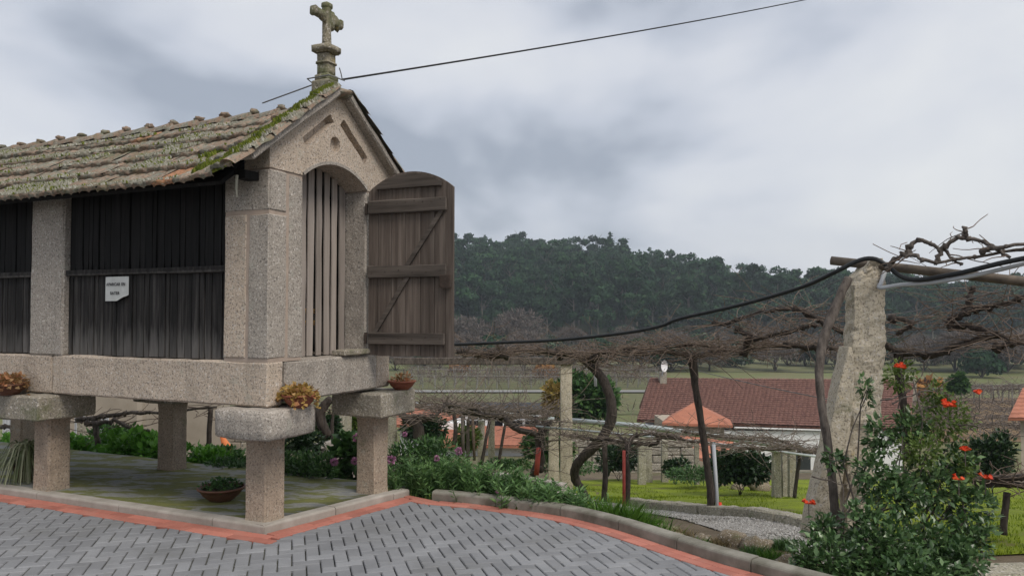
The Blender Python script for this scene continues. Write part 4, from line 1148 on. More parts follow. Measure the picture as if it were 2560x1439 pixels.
desc = ['nearest the granary', 'left of the concrete edging', 'in front of the concrete edging', 'in front of the thin granite post', 'at the foot of the curved vine trunk']
def herb_plant(px, ytop, ybot, Y, wpx, label, seed, nst=60, m='lf_herb'):
    c = at(px, ybot, Y); gz = T(c[0], c[1]); e = empty('herb_plant', (c[0], c[1], gz)); tag(e, label, 'plant', G_HERB); hw = wpx/FPX*Y/2; H = at(px, ytop, Y)[2] - gz
    r_ = np.random.default_rng(seed); P, N = [], []; mb = MB()
    for k in range(nst):
        x = c[0] + r_.uniform(-1, 1)*hw; y = c[1] + r_.uniform(-.4, .6)*.5; g = T(x, y); h = H * r_.uniform(.55, 1.05); lx, ly = r_.normal(0, .2*h), r_.normal(0, .2*h); s = np.array([x, y, g-.02]); t = np.array([x+lx, y+ly, g+h])
        pts = [s + (t-s)*q/4 + np.array([0, 0, .03*math.sin(q)]) for q in range(5)]; mb.tube(pts, resample_r(.005, .002, 5), 4)
        for q in range(26):
            u = .25 + .75 * q / 25; w = q * 2.4 + k; P.append(s + (t-s)*u); N.append((math.cos(w), math.sin(w), .55))
    v, f = leaves(np.array(P), np.array(N), .066, seed+2, .26, .2, .25); link('foliage', mesh_np('foliage', v, f), e, MT[m]); mb.build('stems', MT['lf_herb'], e); return e
for k, (h, d) in enumerate(zip(herb, desc)):
    herb_plant(*h, 'narrow-leaved green herb clump growing over the kerb ' + d, 40 + k, 95 if k < 4 else 60)
herb_plant(1475, 1232, 1285, 6.85, 80, 'small narrow-leaved clump beside the bricks at the kerb', 46, 26)
# grassy tufts by the kerb
def tuft(px, py, Y, wpx, hh, label, seed, n=900, m='tuft'):
    c = at(px, py, Y) if Y else G3(px, py); Y = c[1]; gz = T(c[0], c[1]); e = empty('grass_tuft', (c[0], c[1], gz)); tag(e, label, 'grass tuft', 'grass tufts along the kerb'); hw = wpx/FPX*Y/2; r_ = np.random.default_rng(seed)
    P = [(c[0] + r_.normal(0, .45)*hw, c[1] + r_.normal(0, .25)*hw, 0) for _ in range(n)]; P = [(x, y, T(x, y)-.01) for x, y, _ in P]
    v, f = blades(P, hh, .0038, seed, .55); link('blades', mesh_np('blades', v, f), e, MT[m])
tuft(1580, 1310, 6.6, 170, .32, 'lush bright green grass tuft between the bricks and the gravel', 51, 2600)
tuft(1690, 1345, 6.6, 60, .14, 'small grass tuft at the near edge of the gravel', 52, 250)
tuft(1500, 1300, 6.7, 60, .16, 'small grass tuft around the loose bricks', 53, 250)
for k, (px, py, w, hh, m, lb) in enumerate(((1660, 1352, 60, .10, 'lf_mid', 'low weeds right behind the kerb below the gravel'), (1745, 1372, 70, .12, 'tuft', 'green weed clump beside the mossy stone'), (1850, 1400, 110, .10, 'lf_mid', 'low weeds behind the kerb under the dry stalks'), (1925, 1405, 90, .14, 'tuft', 'weed clump between the kerb and the flowering shrub'), (1960, 1370, 60, .12, 'lf_herb', 'pale weeds at the lower edge of the gravel'), (1640, 1322, 40, .12, 'tuft', 'short grass at the left end of the gravel'), (1800, 1360, 60, .08, 'dry', 'dry brown grass between the rocks on the bank'), (1620, 1335, 70, .16, 'tuft', 'grass clump hanging over the kerb left of the gravel'), (1700, 1338, 60, .09, 'dry', 'dry grass at the near left edge of the gravel'), (1885, 1385, 70, .10, 'lf_herb', 'pale green weeds in front of the mossy rocks'))):
    tuft(px, py, None, w, hh, lb, 540 + k, 330, m)
# pink flower heads
def flower_head(p, r, label, seed, m='petal_pink', n=90, group='pink flower heads'):
    e = empty('pink_flower', p); tag(e, label, 'flower', group); d = np.random.default_rng(seed).normal(0, 1, (n, 3)); d /= np.linalg.norm(d, axis=1, keepdims=True)
    v, f = leaves(np.array(p) + d*r*.55, d, r*.75, seed, .9, .3, .4); link('petals', mesh_np('petals', v, f), e, MT[m])
    MB().tube([np.array(p) - np.array([0, 0, r*4.0]), np.array(p) - np.array([0, 0, r*.3])], .006, 5).build('stalk', MT['lf_mid'], e)
for k, (px, py, Y, r, lb) in enumerate(((893, 1093, 7.9, .055, 'pink flower head highest up against the stone leg below the door'), (836, 1154, 7.6, .05, 'mauve flower head low in front of the dense shrub'),
    (887, 1152, 7.55, .045, 'mauve flower head just left of the leg below the door'), (978, 1149, 7.2, .055, 'mauve-pink flower head just right of the leg below the door'), (1146, 1127, 7.4, .045, 'bright pink flower head on a tall stalk above the herbs'), (1012, 1085, 7.4, .03, 'small faded pink flower by the top of the shrub'), (1092, 1145, 7.3, .035, 'pale pink flower head among the herbs'), (1243, 1228, 6.7, .018, 'tiny red flower low in the herbs'))):
    flower_head(at(px, py, Y), r*.72, lb, 60 + k)

# ---- low granite edging, gravel, rocks, loose blocks on the bank
p, q = LAWN_P; ed = empty('edging_wall', (p[0], p[1], T(p[0], p[1]))); tag(ed, 'low granite edging wall between the gravel and the lawn', 'wall')
d = np.array(q[:2]) - np.array(p[:2]); L = np.linalg.norm(d); d /= L; s = -.1; k = 0
while s < L + 1.6:
    w = rnd.uniform(.45, .8); c0 = np.array(p[:2]) + d*s; ang = math.atan2(d[1], d[0]); z = T(*(c0 + d*w/2)); Mx = Matrix.Translation((c0[0], c0[1], z)) @ Matrix.Rotation(ang, 4, 'Z')
    za, zb_ = T(*(c0 + d*.02)), T(*(c0 + d*w)); mb = MB().rough((.004, -.1, -.25), (w, .1, .13), .1, .016, .02, 200+k); mb.v = [tuple(Mx @ Vector((v[0], v[1], v[2] + za + (zb_-za)*v[0]/w - z))) for v in mb.v]; mb.build('edging_stone', MT['granite_far'], ed); s += w; k += 1
_p = []
_gv, _gf = [], []
for _ in range(9000):
    t = NR.random(); x = 1.35 + NR.random() * 2.6; y = lawn_front(x) - .12 - NR.random() * (2.5 - .5*abs(x-2.5)); 
    if poly_dist(KR, x, y) < .9: continue
    z = float(_gn(x, y)) + .002; r = NR.uniform(.008, .022); o = len(_gv); w = NR.uniform(0, 6.28, 3)
    R3 = np.array(Matrix.Rotation(w[0], 3, 'Z') @ Matrix.Rotation(w[1]*.3, 3, 'X')) * (r * NR.uniform(.7, 1.3, 3))
    for c in ((1, 0, 0), (-1, 0, 0), (0, 1, 0), (0, -1, 0), (0, 0, .8), (0, 0, -.8)): _gv.append(np.array([x, y, z]) + R3 @ np.array(c))
    _gf += [(o, o+2, o+4), (o+2, o+1, o+4), (o+1, o+3, o+4), (o+3, o, o+4), (o+2, o, o+5), (o+1, o+2, o+5), (o+3, o+1, o+5), (o, o+3, o+5)]
tag(link('gravel', mesh_np('gravel', np.array(_gv), np.array(_gf)), None, MT['gravel']), 'pale grey gravel spread below the edging wall', 'gravel', kind='stuff')
_xs2 = np.arange(1.3, 4.2, .15); _gb = []; 
for x in _xs2:
    for t in np.linspace(0, 1, 9): y = lawn_front(x) - .08 - t*(2.5 - .5*abs(x-2.5)); _gb.append((x, y, float(_gn(x, y)) + .004))
tag(link('gravel_path', mesh_np('gravel_path', _gb, [(i*9+k, (i+1)*9+k, (i+1)*9+k+1, i*9+k+1) for i in range(len(_xs2)-1) for k in range(8)]), None, MT['gravel_bed']), kind='structure')
def rock(px, py, Y, r, label, seed, m='rock', z=None):
    c = G3(px, py);  c[2] += r[2]*.35; e = MB().rock(c, r, seed, 9, 12, .28).build('rock', MT[m], None, True)
    tag(e, label, 'rock', 'loose rocks')
for k, (px, py, Y, r, lb) in enumerate(((1665, 1330, 6.4, (.16, .1, .07), 'flat brown rock at the left end of the gravel'), (1690, 1345, 6.0, (.1, .08, .05), 'small brown rock behind the kerb under the gravel'),
    (1830, 1355, 6.1, (.17, .12, .1), 'rounded brown rock between the kerb and the gravel'), (1890, 1370, 5.9, (.15, .12, .09), 'mossy rock touching the rounded brown rock'), (1975, 1420, 5.3, (.16, .12, .09), 'pale mossy rock behind the end of the kerb'),
    (2030, 1428, 5.4, (.14, .12, .1), 'mossy rock at the foot of the flowering shrub'), (1760, 1352, 6.1, (.1, .08, .06), 'small green mossy stone beside the dry stalks'), (1799, 1212, 17.2, (.2, .16, .14), 'small yellowish boulder under the dark round bush'),
    (1868, 1215, 17.0, (.27, .2, .27), 'pale pointed boulder under the dark round bush'), (1899, 1225, 16.9, (.27, .2, .24), 'brown tilted boulder right of the pale pointed one'), (1842, 1222, 17.0, (.16, .12, .1), 'small flat boulder left of the pale pointed one'))):
    rock(px, py, Y, r, lb, 300 + k)
_rv, _rf = [], []
for _ in range(1500):
    x = NR.uniform(.9, 4.2); yk = float(np.interp(x, _KX, _KY)); y = yk + NR.uniform(.2, 3.6)
    if y > lawn_front(x) - 1.6 + .3*NR.random() and x > 1.4: continue
    z = float(_gn(x, y)) - .002; r = NR.uniform(.012, .05) * (1 if NR.random() < .25 else .5); o = len(_rv); R3 = np.array(Matrix.Rotation(NR.uniform(0, 6.28), 3, 'Z') @ Matrix.Rotation(NR.normal(0, .4), 3, 'X')) * (r * NR.uniform(.6, 1.4, 3))
    for c in ((1, 0, 0), (-1, 0, 0), (0, 1, 0), (0, -1, 0), (0, 0, .7), (0, 0, -.7)): _rv.append(np.array([x, y, z]) + R3 @ np.array(c))
    _rf += [(o, o+2, o+4), (o+2, o+1, o+4), (o+1, o+3, o+4), (o+3, o, o+4), (o+2, o, o+5), (o+1, o+2, o+5), (o+3, o+1, o+5), (o, o+3, o+5)]
tag(link('rubble', mesh_np('rubble', np.array(_rv), np.array(_rf)), None, MT['rubble']), 'brown stone rubble and clods strewn over the bank behind the kerb', 'rubble', kind='stuff')
# dry stalks fallen over the bank
e = empty('dry_stalks', at(1850, 1380, 5.9)); tag(e, 'dry yellow stalks lying over the bank beside the kerb', 'dry stalks')
for k in range(6):
    a0 = at(1775 + 8*k, 1345 + 4*k, 6.2); a1 = at(1900 + 10*k, 1396 + 3*k, 5.55); a0[2] = T(*a0[:2]) + .12; a1[2] = T(*a1[:2]) + .10
    MB().tube(wander(a0, a1, 5, .02, 700+k, -.04), .004, 4).build('stalk', MT['dry'], e)
def block(px, py, Y, size, ang, label, m, seed, name='stone_block', z=None, cat='block', group='loose blocks by the kerb'):
    c = at(px, py, Y); z0 = T(c[0], c[1]) - .03 if z is None else z; Mx = Matrix.Translation((c[0], c[1], z0)) @ Matrix.Rotation(ang, 4, 'Z')
    mb = MB().rough((-size[0]/2, -size[1]/2, 0), (size[0]/2, size[1]/2, size[2]), .09, .007, .012, seed); mb.v = [tuple(Mx @ Vector(v)) for v in mb.v]
    return tag(mb.build(name, MT[m], None), label, cat, group)
b0, b1 = at(1240, 1185, 9.6), at(1408, 1222, 8.6); z_ = at(1320, 1195, 9.1)[2]
def beam(p, q, w, h, name, label, m, cat, seed, group=None):
    p = np.asarray(p, float); q = np.asarray(q, float); d = q - p; L = np.linalg.norm(d); x = d/L; y = np.cross([0, 0, 1.], x); y /= np.linalg.norm(y); zz = np.cross(x, y)
    mb = MB().rough((0, -w/2, -h), (L, w/2, 0), .12, .005, .01, seed); mb.v = [tuple(p + v[0]*x + v[1]*y + v[2]*zz) for v in mb.v]
    return tag(mb.build(name, MT[m], None), label, cat, group)
beam(at(1238, 1180, 9.8), at(1410, 1207, 8.9), .12, .16, 'edging_slab', 'long concrete edging slab beyond the herbs', 'concrete', 'edging', 210)
block(1408, 1235, 8.6, (.28, .2, .42), .2, 'upper concrete block at the right end of the edging slab', 'concrete', 211)
block(1428, 1240, 8.2, (.22, .18, .3), .1, 'lower broken concrete block beside the edging slab', 'concrete', 212)
block(1455, 1262, 7.1, (.22, .13, .16), .35, 'grey granite block lying behind the kerb below the curved trunk', 'granite_far', 213)
c = G3(2530, 1432); tag(MB().rough((c[0]-.45, c[1]-.2, c[2]-.3), (c[0]+.8, c[1]+.15, c[2]+.06), .12, .012, .02, 215).build('stone_block', MT['granite_far'], None), 'pale granite edging block at the bottom right corner', 'block', 'loose blocks by the kerb')
block(1500, 1280, 6.9, (.15, .1, .13), -.3, 'small hollow brick standing behind the kerb', 'beige_wall', 214)

# ------------------------------------------------------------------ pergola posts, pipes, hose
def px_post(rows, Y, depth, name, label, m, seed, cell=.07, amp=.012, cat='post', group=None, top_tilt=0.0):
    """hewn post from its outline rows (py, left px, right px), top to bottom, standing at distance Y"""
    ys = [at(0, r[0], Y)[2] for r in rows][::-1]; xl = [at(r[1], r[0], Y)[0] for r in rows][::-1]; xr = [at(r[2], r[0], Y)[0] for r in rows][::-1]
    def tp(x, y, z): a, b = np.interp(z, ys, xl), np.interp(z, ys, xr); return (a + (b-a)*x, y, z)
    n = MB().rough((0, Y - depth/2, ys[0]), (1, Y + depth/2, ys[-1]), cell, 0, .0001, seed)
    # displaced in real space after the outline is applied
    H = ys[-1]-ys[0]; nz = max(6, int(H/cell)); ny = 5; nx = 6; vs = []; fs = []; ring = []
    for i in range(nz+1):
        z = ys[0] + H*i/nz; a, b = np.interp(z, ys, xl), np.interp(z, ys, xr); per = []
        sq = [(a + (b-a)*k/nx, Y-depth/2) for k in range(nx)] + [(b, Y-depth/2+depth*k/ny) for k in range(ny)] + [(b-(b-a)*k/nx, Y+depth/2) for k in range(nx)] + [(a, Y+depth/2-depth*k/ny) for k in range(ny)]
        cx_, cy_ = (a+b)/2, Y
        for (x, y) in sq:
            ex, ey = abs(x-cx_)/((b-a)/2), abs(y-cy_)/(depth/2); rnd_ = 1 - .09*max(0, min(ex, ey)-.6)/.4
            v = Vector((x, y, z)); q = 1 + (amp*1.6*mnoise.noise(v*4 + Vector((seed, 0, 0))) + amp*1.4*mnoise.noise(v*14)) / ((b-a)/2)
            per.append((cx_ + (x-cx_)*rnd_*q, cy_ + (y-cy_)*rnd_*q, z + (top_tilt*(x-cx_) if i == nz else 0)))
        vs += per
    n_ = 2*(nx+ny)
    for i in range(nz):
        for k in range(n_): j = (k+1) % n_; fs.append((i*n_+k, i*n_+j, (i+1)*n_+j, (i+1)*n_+k))
    fs.append(tuple(range(n_-1, -1, -1))); fs.append(tuple(nz*n_+k for k in range(n_)))
    return MB().add(vs, fs)
PY_ = 7.2
bp = empty('granite_post', at(2130, 1290, PY_)); tag(bp, 'big rough leaning granite pergola post with a propping stone, iron pipe on top', 'post', 'granite pergola posts')
px_post([(648, 2166, 2186), (668, 2150, 2192), (690, 2130, 2196), (720, 2124, 2201), (760, 2121, 2201), (850, 2118, 2202), (950, 2113, 2204), (1050, 2108, 2190), (1150, 2104, 2172), (1250, 2103, 2156), (1330, 2102, 2150)], PY_, .22, 'post_shaft', '', 'granite_post', 3, .035, .018).build('post_shaft', MT['granite_post'], bp)
px_post([(866, 2110, 2120), (890, 2103, 2126), (960, 2085, 2124), (1060, 2064, 2116), (1180, 2040, 2100), (1270, 2016, 2080), (1340, 2006, 2074)], PY_ - .06, .22, 'prop_stone', '', 'granite_post', 5, .07, .004).build('prop_stone', MT['granite_post'], bp)
def post(px, ytop, ybot, Y, wpx, label, seed, m='granite_far', lean=0, group='granite pergola posts', drop=.5):
    zb = T(at(px, ybot, Y)[0], Y); e = at(px, ytop, Y); w = wpx/FPX*Y; x = e[0]
    vs = MB(); n = 12; v_, f_ = [], []; H = e[2] - (zb - drop*.4); r_ = random.Random(seed)
    for i in range(n+1):
        t = i/n; z = zb - drop*.4 + H*t; k = 1.08 - .12*t
        for (sx, sy) in ((-1, -1), (0, -1.08), (1, -1), (1.05, 0), (1, 1), (0, 1.06), (-1, 1), (-1.05, 0)):
            v_.append((x + lean*(t-1) + sx*w/2*k*(1 + r_.uniform(-.07, .07)), Y + sy*w/2*k*(1 + r_.uniform(-.07, .07)), z + (r_.uniform(-.03, .03) if i == n else 0)))
    for i in range(n):
        for k in range(8): j = (k+1) % 8; f_.append((i*8+k, i*8+j, (i+1)*8+j, (i+1)*8+k))
    f_ += [tuple(range(7, -1, -1)), tuple(n*8+k for k in range(8))]
    return tag(vs.add(v_, f_).build('granite_post', MT[m]), label, 'post', group)
post(1415, 905, 1225, 15.5, 28, 'tall slim granite post carrying the wooden beam behind the curved vine', 1, 'granite_post')
post(1384, 1053, 1200, 16.5, 24, 'shorter granite post standing against the tall slim one', 2, 'granite_post')
for k, (px, yt, yb, Y, w, lb) in enumerate(((1203, 1040, 1160, 21, 16, 'granite post carrying a white lamp below the lower pergola'), (1229, 1040, 1165, 20, 15, 'granite post right next to the one with the white lamp'),
    (980, 1032, 1110, 17, 21, 'pale granite post seen just right of the leg below the door'), (855, 1028, 1130, 15, 20, 'pale granite post seen left of the leg below the door'), (872, 1030, 1110, 15.6, 12, 'thin pale post leaning behind the other near the leg below the door'),
    (1604, 1085, 1210, 21, 18, 'flat pale granite post of a close pair by the rubble wall'), (1621, 1085, 1205, 21.6, 15, 'brownish granite post of a close pair by the rubble wall'), (1661, 1100, 1200, 22, 15, 'lone brown stone post in front of the rubble wall'),
    (1940, 1108, 1250, 16, 18, 'lichened granite post capped by a white box near the white house'), (1961, 1120, 1240, 17, 14, 'dark granite post in the middle of the three by the white house'), (1979, 1120, 1240, 16.5, 16, 'grey granite post at the right of the three by the white house'),
    (1741, 1100, 1200, 21, 11, 'grey narrow post behind the straight vine trunk'), (203, 1050, 1110, 12, 14, 'yellowish stone post seen between the two left legs'), (1170, 1050, 1150, 19, 8, 'thin dark wooden post left of the granite post with the lamp'))):
    post(px, yt, yb, Y, w, lb, 20 + k, 'bark_grey' if 'wooden' in lb else 'granite_far')
# pipes and the hose of the near pergola
def pipe(pts, r, name, label, m, cat, n=12, hollow=False, k=4, group=None):
    P = smooth_path([at(*q) for q in pts], k) if k > 1 else [at(*q) for q in pts]
    o = tag(MB().tube(P, r, n).build(name, MT[m], None, True), label, cat, group); return o
o = empty('iron_pipe', at(2075, 651, 7.05)); tag(o, 'rusty iron scaffold pipe lying on top of the big granite post', 'pipe')
P0, P1 = at(2078, 651, 7.36), at(2640, 712, 6.3)
MB().tube([P0 + (P1-P0)*t for t in (0, .25, .5, .75, 1)], .042, 16).build('tube', MT['rust_pipe'], o, True)
MB().tube([P0 - (P1-P0)*.0015, P0 + (P1-P0)*.001], .034, 16).build('pipe_mouth', MT['dark_void'], o)
MB().lathe([(.046, 0), (.046, .03)], (0, 0, 0), 4)
pipe([(1133, 861, 10.5), (1250, 856, 10.2), (1400, 849, 9.8), (1560, 832, 9.3), (1650, 815, 9.0), (1700, 796, 8.8), (1850, 762, 8.2), (2000, 719, 7.6), (2085, 681, 7.2), (2150, 650, 7.05), (2190, 648, 6.98), (2222, 668, 6.93), (2255, 692, 6.85), (2300, 699, 6.75), (2400, 682, 6.5), (2500, 658, 6.25), (2620, 634, 6.0)], .021, 'black_hose', 'black irrigation hose looping over the big post and along the pergola', 'hose', 'hose')
pipe([(2205, 692, 7.05), (2212, 680, 7.05), (2203, 706, 7.02), (2200, 719, 7.0), (2250, 712, 6.9), (2330, 706, 6.7), (2450, 685, 6.4), (2620, 644, 6.1)], .019, 'pvc_pipe', 'pale grey plastic pipe elbowed behind the big granite post', 'pvc', 'pipe')
beam(at(985, 893, 15.6), at(1432, 893, 15.4), .13, .14, 'wooden_beam', 'long weathered wooden beam resting on the tall slim granite post', 'bark_grey', 'beam', 230)
# galvanised rails of the lower pergola
G_RAIL = 'galvanised rails of the lower pergola'
pipe([(1000, 1006, 20), (1180, 1026, 19.5), (1385, 1048, 19)], .062, 'rail_pipe', 'galvanised pipe rail of the lower pergola left of the tall slim post', 'galv', 'pipe', 10, k=1, group=G_RAIL)
pipe([(1425, 1050, 19), (1600, 1064, 18), (1800, 1092, 17), (2010, 1120, 16)], .062, 'rail_pipe', 'galvanised pipe rail of the lower pergola running towards the white house', 'galv', 'pipe', 10, k=1, group=G_RAIL)
pipe([(1340, 1065, 15), (1640, 1092, 14), (1850, 1115, 13.5), (2040, 1140, 13)], .02, 'rail_pipe', 'thin galvanised rail hanging below the lower pergola canes', 'galv', 'pipe', 8, k=1, group=G_RAIL)
# stretched wires
for k, (a, b, lb) in enumerate((((1620, 880, 11), (2120, 690, 7.3), 'thin wire running under the black hose'), ((2200, 790, 8), (2600, 690, 7), 'thin wire crossing behind the big granite post'), ((2110, 930, 7.6), (1760, 905, 11), 'thin wire between the big post and the straight vine trunk'), ((1650, 900, 20), (2110, 1005, 12), 'slack dark wire crossing in front of the brown roof'), ((2200, 880, 9), (2600, 860, 8.5), 'thin wire along the rear edge of the near pergola'))):
    P = wander(at(*a), at(*b), 8, .0, 1, .05); tag(MB().tube(P, .004 if a[2] < 15 else .008, 5).build('wire', MT['wire'], None), lb, 'wire', 'wires of the pergola')
# ------------------------------------------------------------------ vines
def canes(mb, arms, n, L, r, seed, spread=.35, rise=.1, flat=1.0):
    r_ = np.random.default_rng(seed)
    for k in range(n):
        arm = arms[r_.integers(len(arms))]; i = r_.integers(len(arm)-1); p = np.array(arm[i]) + (np.array(arm[i+1]) - np.array(arm[i])) * r_.random()
        w = r_.uniform(0, 6.283); d = np.array([math.cos(w), math.sin(w)*flat, r_.normal(rise, spread*.6)]); d /= np.linalg.norm(d); l = L * r_.uniform(.35, 1.3); m = 6; pts = [p]
        for q in range(m):
            d = d + np.array([r_.normal(0, .22), r_.normal(0, .22), r_.normal(-.01, .11)]); d /= np.linalg.norm(d); pts.append(pts[-1] + d*l/m)
        mb.tube(pts, resample_r(r, r*.5, m+1), 4, False)
        if r_.random() < .5:
            q = pts[r_.integers(1, m)]; mb.tube(wander(q, q + np.array([r_.normal(0, .1), r_.normal(0, .1), r_.uniform(-.03, .14)]), 2, .1, k), r*.6, 4, False)
def vine(label, trunk, tr, arms, ncane, L, r, seed, m='bark', cm='cane', arm_r=(.03, .014), lump=.22, k=4, group='pruned grape vines', **kw):
    P = smooth_path([at(*q) for q in trunk], k); z = T(P[0][0], P[0][1]); e = empty('grape_vine', P[0]); tag(e, label, 'vine', group)
    n = len(P); rr = [np.interp(i/(n-1), np.linspace(0, 1, len(tr)), tr) for i in range(n)]
    MB().tube(P, rr, 9, True, lump*.5, seed).build('trunk', MT[m], e, True)
    ap = []
    for j, a in enumerate(arms):
        A = smooth_path([at(*q) for q in a], 4); A = [q + NR.normal(0, .007, 3) for q in A]; ap.append(A)
        am_ = MB().tube(A, resample_r(arm_r[0]*NR.uniform(.8, 1.2), arm_r[1], len(A)), 7, True, lump, seed+j)
        for q_ in range(1, len(A)-1, 3): am_.rock(A[q_], tuple(NR.uniform(1.1, 1.7, 3) * np.interp(q_/len(A), [0, 1], arm_r)), seed*7 + q_, 5, 7, .35)       # spur knots
        am_.build('arm', MT[m], e, True)
    if ncane:
        mb = MB(); canes(mb, ap or [P[-3:]], ncane, L, r, seed, **kw); mb.build('canes', MT[cm], e)
    return e
vine('old vine with a thick trunk bent like a bow beside the tall slim granite post', [(1470, 1252, 14), (1455, 1225, 14), (1438, 1195, 14), (1440, 1165, 13.9), (1470, 1130, 13.8), (1505, 1095, 13.7), (1527, 1050, 13.6), (1527, 1000, 13.6), (1508, 950, 13.7), (1480, 915, 13.8), (1455, 893, 14)], [.075, .08, .085, .095, .09, .085, .08],
     [[(1455, 893, 14), (1400, 880, 14.2), (1330, 876, 14.4), (1260, 872, 14.6)], [(1262, 878, 13), (1230, 886, 13), (1190, 884, 13), (1140, 878, 13)], [(1480, 915, 13.8), (1490, 885, 13.6), (1540, 875, 13.2)]], 260, .9, .007, 1, rise=.08, arm_r=(.085, .04), flat=.8)
vine('vine with a straight dark trunk rising beside the propped white pole', [(1776, 1282, 11), (1778, 1240, 11), (1766, 1150, 11), (1752, 1050, 11), (1738, 960, 11), (1730, 890, 11)], [.06, .058, .052, .05, .05, .075],
     [[(1730, 888, 11), (1660, 880, 11.2), (1590, 884, 11.5), (1500, 880, 12)], [(1730, 888, 11), (1800, 880, 10.8), (1880, 872, 10.4), (1950, 862, 10), (2110, 870, 9.4)], [(1560, 872, 11.6), (1700, 862, 11), (1800, 866, 10.6)]], 320, .85, .006, 2, rise=.1, arm_r=(.035, .018))
vine('vine with a smooth brown trunk leaning up to the top of the big granite post', [(2092, 1305, 6.75), (2085, 1250, 6.75), (2075, 1150, 6.78), (2058, 1040, 6.82), (2048, 950, 6.88), (2055, 860, 6.95), (2080, 790, 7.0), (2102, 735, 7.02), (2122, 695, 7.05)], [.04, .038, .036, .036, .038, .042, .042, .036],
     [[(2218, 672, 6.9), (2235, 648, 6.88), (2265, 638, 6.8), (2300, 645, 6.7), (2335, 657, 6.6), (2400, 648, 6.5), (2480, 634, 6.35), (2600, 622, 6.1)], [(2268, 636, 6.8), (2275, 612, 6.8), (2305, 600, 6.75), (2345, 618, 6.65), (2380, 645, 6.55), (2405, 662, 6.5)], [(2345, 655, 6.6), (2352, 625, 6.6), (2375, 605, 6.55), (2414, 594, 6.5), (2460, 605, 6.4), (2500, 625, 6.3), (2520, 645, 6.25)], [(2414, 594, 6.5), (2414, 580, 6.5), (2413, 570, 6.5)], [(2450, 630, 6.4), (2520, 615, 6.2), (2600, 605, 6.1)]], 16, .4, .006, 3, m='bark_grey', arm_r=(.02, .011), lump=.3)
vine('vine head with thick knotted arms spreading left of the big granite post', [(1862, 890, 9.95), (1866, 870, 9.9), (1868, 852, 9.8), (1874, 838, 9.75)], [.035, .04, .045, .05],
     [[(1840, 822, 10), (1870, 835, 9.8), (1900, 845, 9.6), (1960, 832, 9.3), (2010, 818, 9.1), (2040, 812, 9)], [(1985, 772, 8.8), (2020, 782, 8.7), (2060, 805, 8.5), (2115, 835, 8.3)], [(1780, 808, 10.4), (1820, 806, 10.2), (1900, 780, 9.6), (1985, 770, 9)], [(1870, 840, 9.8), (1866, 872, 9.9), (1850, 885, 10)], [(1960, 862, 9.6), (2040, 868, 9.2), (2120, 872, 9)]], 170, .8, .0055, 4, rise=.05, arm_r=(.035, .02), lump=.3)
vine('vine with dark trunk and knotted arms just right of the big granite post', [(2268, 1150, 9), (2262, 1040, 9), (2250, 950, 9), (2246, 880, 9)], [.05, .045, .045, .055],
     [[(2205, 860, 9), (2246, 880, 9), (2330, 884, 8.8), (2400, 862, 8.5), (2450, 845, 8.3), (2510, 838, 8.1)], [(2385, 795, 8.5), (2440, 772, 8.3), (2490, 765, 8.1), (2600, 725, 7.7)], [(2380, 795, 8.5), (2375, 815, 8.5), (2420, 818, 8.4), (2480, 830, 8.2), (2525, 850, 8.1)], [(2220, 795, 8.8), (2280, 808, 8.7), (2240, 835, 8.8)], [(2480, 870, 8.6), (2530, 858, 8.5), (2600, 862, 8.4)], [(2418, 785, 8.4), (2425, 745, 8.4), (2432, 715, 8.4)]], 170, .8, .0055, 5, arm_r=(.04, .02), lump=.32)
# lower pergola
lowk = dict(cm='cane_far', spread=.2)
vine('vine with a straight dark trunk right beside the bow-shaped one', [(1510, 1252, 13), (1513, 1190, 13), (1512, 1140, 13), (1512, 1100, 13.2)], [.05, .045, .045, .05], [[(1512, 1100, 13.2), (1460, 1095, 13.6), (1400, 1085, 14)], [(1512, 1095, 13.2), (1560, 1105, 13), (1640, 1108, 12.8), (1645, 1092, 12.8), (1690, 1096, 12.8)]], 80, .8, .007, 6, arm_r=(.04, .02), **lowk)
vine('forked vine trunk tied to a red stake on the lawn', [(1567, 1262, 12.2), (1570, 1200, 12.2), (1566, 1150, 12.2), (1570, 1118, 12.3), (1582, 1090, 12.4)], [.045, .042, .04, .035], [[(1582, 1090, 12.4), (1640, 1085, 12.6), (1720, 1100, 12.8), (1770, 1108, 12.8)], [(1568, 1130, 12.2), (1560, 1100, 12.4), (1540, 1085, 12.6)]], 80, .8, .007, 7, arm_r=(.03, .018), **lowk)
vine('thick double-trunked vine tied to a bright red stake by the edging slab', [(1330, 1188, 15), (1345, 1150, 15), (1346, 1105, 15), (1338, 1085, 15), (1300, 1075, 15), (1275, 1060, 15.2), (1262, 1042, 15.4)], [.07, .07, .06, .055, .05], [[(1352, 1180, 15), (1352, 1120, 15), (1356, 1085, 15), (1366, 1062, 15), (1380, 1052, 15)], [(1356, 1085, 15), (1345, 1060, 15.2), (1340, 1045, 15.4)], [(1262, 1042, 15.4), (1200, 1035, 16), (1120, 1028, 16.5)]], 110, 1.0, .008, 8, arm_r=(.06, .03), **lowk)
vine('thick black vine trunk branching behind the green shrub', [(1047, 1100, 14.5), (1046, 1070, 14.5), (1036, 1056, 14.5), (1018, 1048, 14.5), (1000, 1030, 14.6)], [.11, .1, .08, .06], [[(1020, 1048, 14.5), (1050, 1040, 14.5), (1068, 1048, 14.5), (1098, 1030, 14.6), (1112, 1010, 14.8)], [(1112, 1010, 15), (1180, 1020, 16), (1260, 1030, 17)]], 110, 1.0, .008, 9, arm_r=(.04, .025), **lowk)
